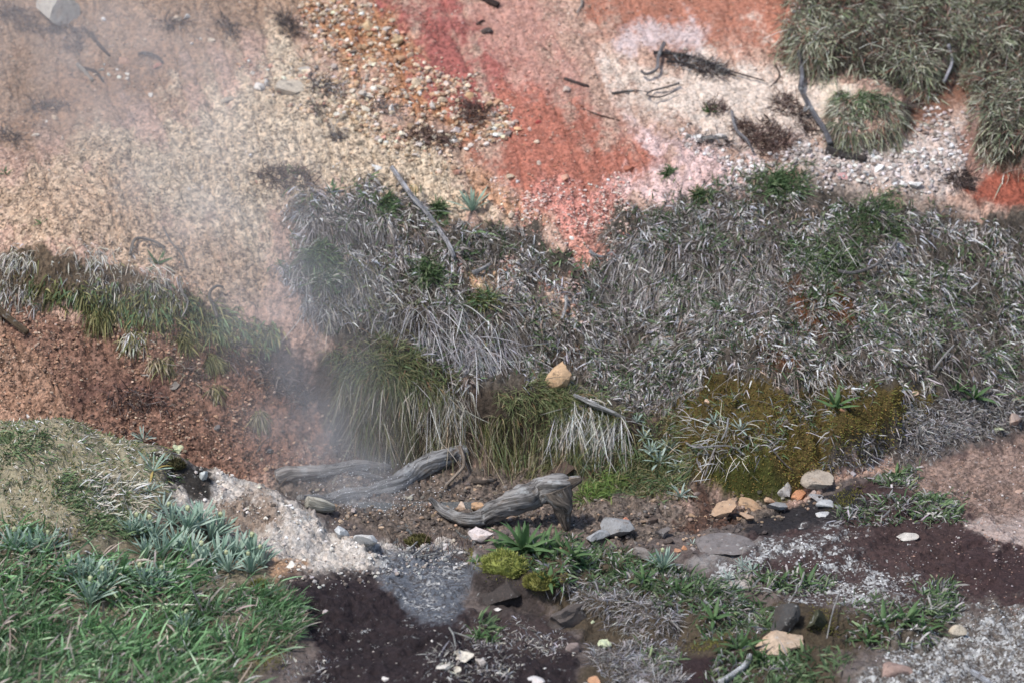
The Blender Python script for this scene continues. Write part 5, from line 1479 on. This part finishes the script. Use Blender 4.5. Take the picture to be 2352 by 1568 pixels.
for k, (u, v, h) in enumerate(sorted([(160, 1325, 60), (188, 1345, 72), (214, 1325, 60), (240, 1358, 68), (206, 1385, 70), (262, 1335, 56), (330, 1345, 62), (352, 1362, 62), (374, 1345, 56)])):
    put_plant(SP[k % 4], u, v, h, ORD[k] + ' silvery plant from the left in the row amid broad green grass', 'plant', 'silvery plants among the broad green grass')
for k, (u, v, h) in enumerate(sorted([(395, 1205, 62), (430, 1222, 70), (462, 1205, 66), (320, 1228, 60), (352, 1240, 66), (372, 1278, 74), (482, 1240, 66), (505, 1228, 62), (440, 1275, 62), (470, 1300, 64), (505, 1288, 68), (540, 1280, 66), (300, 1230, 54), (410, 1262, 66), (525, 1312, 58), (450, 1320, 56), (335, 1280, 60)])):
    put_plant(SP[(k * 3 + 1) % 4], u, v, h, ORD[k] + ' silvery plant from the left in the dense patch beside the white crust', 'plant', 'silvery plants beside the white crust')
for u, v, h, lab in [(580, 1282, 70, 'silvery plant at the right tip of the dense patch'), (604, 1300, 58, 'small silvery plant nearest the dark rock'), (578, 1315, 56, 'silvery plant below the right tip of the dense patch'), (425, 1452, 60, 'single silvery plant with a pale bud low in the green grass')]:
    put_plant(SP[0], u, v, h, lab, 'plant')
for k, (u, v, h, lab) in enumerate([(1515, 1072, 54, 'large frosty plant on the bank left of the moss'), (1540, 1040, 46, 'upper right frosty plant left of the moss'), (1496, 1046, 44, 'upper left frosty plant left of the moss'), (1556, 1086, 46, 'frosty plant touching the moss edge'), (1562, 1148, 46, 'frosty plant on a bare stem above the gully'), (1462, 970, 34, 'little frosty plant beside the bleached plank end'), (1480, 1008, 34, 'little frosty plant below the plank end'),
                                    (1640, 970, 36, 'frosty rosette at the top of the green moss'), (1702, 990, 36, 'frosty plant with dry stems on the moss')]):
    put_plant(SPW[k % 2], u, v, h, lab, 'plant', lift=.012 if v > 1030 else .004)
for k, (u, v, h, lab) in enumerate([(1672, 1330, 36, 'leftmost silvery rosette in the near leafy tuft'), (1706, 1300, 38, 'silvery rosette at the rear of the near leafy tuft'), (1728, 1312, 36, 'silvery rosette behind the broad leaves of the near tuft'), (1690, 1356, 34, 'silvery rosette at the front of the near leafy tuft'), (1524, 1308, 56, 'tall pale silvery sprout at the edge of the grey stones'), (1590, 1250, 24, 'tiny silvery rosette on the tip of the grey shelf'), (1085, 486, 60, 'blue-green plant at the top edge of the withered grass'), (1700, 1385, 30, 'tiny silvery rosette above the dark boulder')]):
    put_plant(SP[2] if k == 4 else SP[1] if k == 6 else SPW[k % 2], u, v, h, lab, 'plant')
put_plant(BIG, 1200, 1262, 92, 'biggest green leafy plant, growing behind the bright moss cushion', 'plant', rot=.5)
for k, (u, v, h, lab) in enumerate([(1240, 1266, 70, 'green leafy plant right of the biggest one'), (1286, 1262, 60, 'upright green leafy plant two steps right of the moss cushion'), (1150, 1262, 44, 'small green plant left of the bright moss cushion'), (1095, 1290, 32, 'small green plant on the left rim of the ledge'),
                                    (1318, 1275, 56, 'green leafy plant at the rear edge of the near green strip'), (1345, 1300, 52, 'green leafy plant in the near strip beside grey leaves'), (1262, 1335, 56, 'green leafy plant over the second moss cushion'), (1290, 1345, 46, 'low green plant at the front of the second moss cushion'),
                                    (1920, 932, 60, 'dark green rosette at the top of the brown moss'), (2238, 912, 62, 'green leafy plant among grey grass near the right edge'), (2200, 895, 44, 'smaller green plant left of the one near the right edge'), (1785, 1345, 58, 'plant with broad dark leaves in the near leafy tuft'), (1850, 1340, 54, 'leafy green plant at the right end of the near leafy tuft'),
                                    (362, 606, 46, 'green sprig with four broad leaves on the hanging turf'), (1100, 1462, 36, 'small green plant on the pale rubble of the dark rock'), (1125, 1470, 40, 'green sprout curling right on the pale rubble'), (1700, 1488, 66, 'spiky green plant left of the long tan slab'), (1745, 1512, 60, 'spiky green plant in front of the long tan slab'), (1790, 1530, 54, 'low green plant at the bottom right of the green strip'),
                                    (2030, 1430, 62, 'green plant in the broad tuft beside the mossy boulder'), (2080, 1425, 60, 'green plant in the middle of the broad tuft'), (2120, 1450, 52, 'green plant at the right end of the broad tuft'), (1990, 1470, 50, 'green plant at the front of the broad tuft'), (2148, 1372, 46, 'green plant crowning the grey straw tuft'), (2060, 1090, 46, 'green plant at the edge between shelf and mossy bank'),
                                    (1480, 1330, 46, 'green plant in the middle of the near green strip'), (1560, 1360, 46, 'green plant where the near strip bends down'), (1640, 1420, 52, 'green plant in the lower half of the near strip'), (1425, 1320, 44, 'green plant left of the middle of the near strip'), (1630, 258, 30, 'green sprout on the cream soil beside dark litter'), (95, 512, 22, 'tiny green sprout on the tan slope above the turf'), (14, 400, 24, 'tiny green sprout at the left edge of the tan slope'), (760, 440, 34, 'small green plant at the upper left corner of the withered grass')]):
    put_plant(BP[k % 3], u, v, h, lab, 'plant')

# ---------------------------------------------------------------- moss cushions and lichen
def cushion(u, v, w, h, label, cols, n=2600):
    p = hit(u, v + h * .42)
    W_, H_ = metres(w, p) * .5, metres(h, p) * .8
    root = bpy.data.objects.new('moss_cushion', None); C.objects.link(root)
    root.location = p
    vv = ICO3[0].copy()
    vv *= (1 + (fbm(vv + u, 1.9, 4, 5) - .5) * .75)[:, None]
    vv[:, 2] = np.minimum(vv[:, 2], .72 + .2 * vv[:, 2])
    vv[:, 2] = np.where(vv[:, 2] < 0, vv[:, 2] * .3, vv[:, 2])
    me = mesh_tri('cushion', vv * [W_, W_ * .8, H_], ICO3[1], True)
    o = link('cushion', me, M_stone, root); o.color = tuple(alb(cols[0][:3])) + (1,)
    k = rng.integers(0, len(vv), n)
    d = vv[k] + rng.normal(size=(n, 3)) * .12
    ok = d[:, 2] > -.05
    d = d[ok]; m_ = len(d)
    P0 = d / np.linalg.norm(d, axis=1, keepdims=True) * np.linalg.norm(vv[k][ok], axis=1, keepdims=True) * [W_, W_ * .8, H_]
    nn = d / [W_, W_ * .8, H_]
    nn = nn / np.linalg.norm(nn, axis=1, keepdims=True) + [0, 0, .5] + rng.normal(size=(m_, 3)) * .25
    b = Bunch()
    b.add(ribbons(P0, nn, rng.uniform(.006, .013, m_), rng.uniform(.0016, .003, m_), .1, np.clip(pick(cols, m_) * 1.15, 0, .7), 2, .1))
    f_ = b.build('fronds', M_moss, root)
    f_['kind'] = 'stuff'
    tag(root, label, 'moss')
cushion(1158, 1284, 98, 56, 'bright yellow-green moss cushion on the near ledge', [(150, 158, 58, 3), (172, 174, 84, 2), (120, 128, 44, 1)], 4200)
cushion(1236, 1330, 62, 30, 'flatter second moss cushion beside green leaves', [(146, 146, 56, 3), (120, 114, 44, 2)], 2200)
cushion(595, 1340, 40, 24, 'small yellow-green moss ball at the edge of the dark rock', [(134, 136, 60, 3), (150, 150, 78, 2)], 1000)
cushion(405, 1062, 36, 22, 'dark moss lump on the white crust', [(72, 68, 34, 3), (90, 80, 44, 1)], 900)
cushion(960, 1236, 50, 20, 'low dark moss tuft on the spring shore among straws', [(96, 92, 36, 3), (76, 72, 30, 2)], 1000)
for u, v, w, h, lab in [(1390, 1478, 38, 26, 'pale yellow-green lichen ball on the near rock'), (1287, 1431, 14, 14, 'little lichen knob on the near rock'), (410, 1027, 28, 18, 'yellowish lichen lump at the crest of the left bank'), (2284, 983, 44, 14, 'flat yellow-green lichen beside the grey stone at the right'), (1360, 1487 - 60, 12, 9, 'tiny lichen speck right of the little knob')]:
    o = stone(u, v, w, h, (206, 214, 166), lab, ang=.1, rough=.5, name='lichen'); o['category'] = 'lichen'
b = Bunch()
field(b, 150, [[(890, 1230), (980, 1225), (1080, 1250), (1070, 1290), (960, 1290), (900, 1260)]], 1, [(96, 72, 66, 3), (74, 56, 54, 2), (130, 104, 86, 1)], (.025, .065), (.0014, .0026), up=1, rand=.22, sag=.05, curl=.1, segs=3, fe=8, bright=1.2)
o = b.build('sedge_stalks', M_blade)
tag(o, 'sparse red-brown sedge stalks standing along the spring shore', 'sedge')

# ---------------------------------------------------------------- the spring: water, steam, spray
wz = float(np.median([hit(u, v)[2] for u, v in ((860, 1200), (920, 1190), (980, 1200), (1000, 1180), (900, 1215))])) - .006
xs = np.linspace(-.46, .02, 24); yy = np.linspace(-.22, .10, 16)
gxx, gyy = np.meshgrid(xs, yy)
wv = np.c_[gxx.ravel(), gyy.ravel(), np.full(gxx.size, wz)]
wi = np.arange(gxx.size).reshape(gxx.shape)
wq = np.stack([wi[:-1, :-1], wi[:-1, 1:], wi[1:, 1:], wi[1:, :-1]], -1).reshape(-1, 4)
wme = new_mesh('water', wv, loops=wq.ravel(), starts=np.arange(len(wq)) * 4, totals=np.full(len(wq), 4))
m, nt, pb = mat('spring_water')
pb.inputs['Base Color'].default_value = (.55, .58, .58, 1)
pb.inputs['Roughness'].default_value = .12
pb.inputs['IOR'].default_value = 1.33
pb.inputs['Specular IOR Level'].default_value = .5
pb.inputs['Transmission Weight'].default_value = .85
bp = nd(nt, 'ShaderNodeBump'); bp.inputs['Strength'].default_value = .35; bp.inputs['Distance'].default_value = .004
nt.links.new(noise_n(nt, 60, 3, .6, nd(nt, 'ShaderNodeNewGeometry').outputs['Position']), bp.inputs['Height'])
nt.links.new(bp.outputs[0], pb.inputs['Normal'])
o = link('water', wme, m)
tag(o, 'shallow water of the small hot spring among wet stones', 'water', kind='structure')

puffs = [((840, 1165), .10, .19, 1.6), ((790, 1080), .14, .28, .85), ((720, 960), .18, .38, .58), ((660, 800), .30, .44, .36), ((590, 640), .44, .52, .30),
         ((500, 480), .60, .58, .30), ((400, 300), .85, .66, .27), ((230, 120), 1.10, .80, .22), ((20, 60), 1.20, .80, .20)]
lo = np.array([-2.1, -.35, -.12]); hi = np.array([.55, 2.0, 1.75])
bv = np.array([[x, y, z] for z in (lo[2], hi[2]) for y in (lo[1], hi[1]) for x in (lo[0], hi[0])])
bf = np.array([[0, 2, 3, 1], [4, 5, 7, 6], [0, 1, 5, 4], [2, 6, 7, 3], [0, 4, 6, 2], [1, 3, 7, 5]])
sme = new_mesh('steam', bv, loops=bf.ravel(), starts=np.arange(6) * 4, totals=np.full(6, 4))
m = bpy.data.materials.new('steam'); m.use_nodes = True
nt = m.node_tree; nt.nodes.clear()
out = nd(nt, 'ShaderNodeOutputMaterial')
pv = nd(nt, 'ShaderNodeVolumePrincipled')
pv.inputs['Color'].default_value = (.97, .97, .98, 1)
pv.inputs['Anisotropy'].default_value = .2
pos = nd(nt, 'ShaderNodeNewGeometry').outputs['Position']
tot = None
for (u, v), Y, r, dns in puffs:
    c = at(u, v, Y)
    dn = nd(nt, 'ShaderNodeVectorMath', operation='DISTANCE')
    nt.links.new(pos, dn.inputs[0]); dn.inputs[1].default_value = tuple(c)
    mr = nd(nt, 'ShaderNodeMapRange', interpolation_type='SMOOTHSTEP')
    nt.links.new(dn.outputs['Value'], mr.inputs[0])
    mr.inputs[1].default_value = 0; mr.inputs[2].default_value = r; mr.inputs[3].default_value = dns; mr.inputs[4].default_value = 0
    tot = mr.outputs[0] if tot is None else math_n(nt, 'ADD', tot, mr.outputs[0])
nz = noise_n(nt, 5.0, 5, .6, pos)
dens = math_n(nt, 'MULTIPLY', tot, mapr(nt, nz, .36, .66, .06, 2.2))
nt.links.new(dens, pv.inputs['Density'])
nt.links.new(pv.outputs[0], out.inputs['Volume'])
o = link('steam', sme, m)
tag(o, 'thin white steam drifting up left from the hot spring', 'steam', kind='stuff')

n = 420
c = np.array([at(860, 1150, .05)]) + rng.normal(size=(n, 3)) * [.11, .07, .06]
gz_ = height(c[:, 0], c[:, 1]); c[:, 2] = np.maximum(c[:, 2], gz_ + .006)
sz = rng.uniform(.0007, .0016, n)
v = (ICO1[0][None] * sz[:, None, None] + c[:, None, :]).reshape(-1, 3)
f = (ICO1[1][None] + (np.arange(n) * 12)[:, None, None]).reshape(-1, 3)
m, nt, pb = mat('water_drop')
pb.inputs['Base Color'].default_value = (.9, .9, .9, 1); pb.inputs['Roughness'].default_value = .15
o = link('spray', mesh_tri('spray', v, f), m)
o.data.polygons.foreach_set('use_smooth', np.ones(len(o.data.polygons), bool))
tag(o, 'fine spray of droplets over the hot spring', 'spray', kind='stuff')
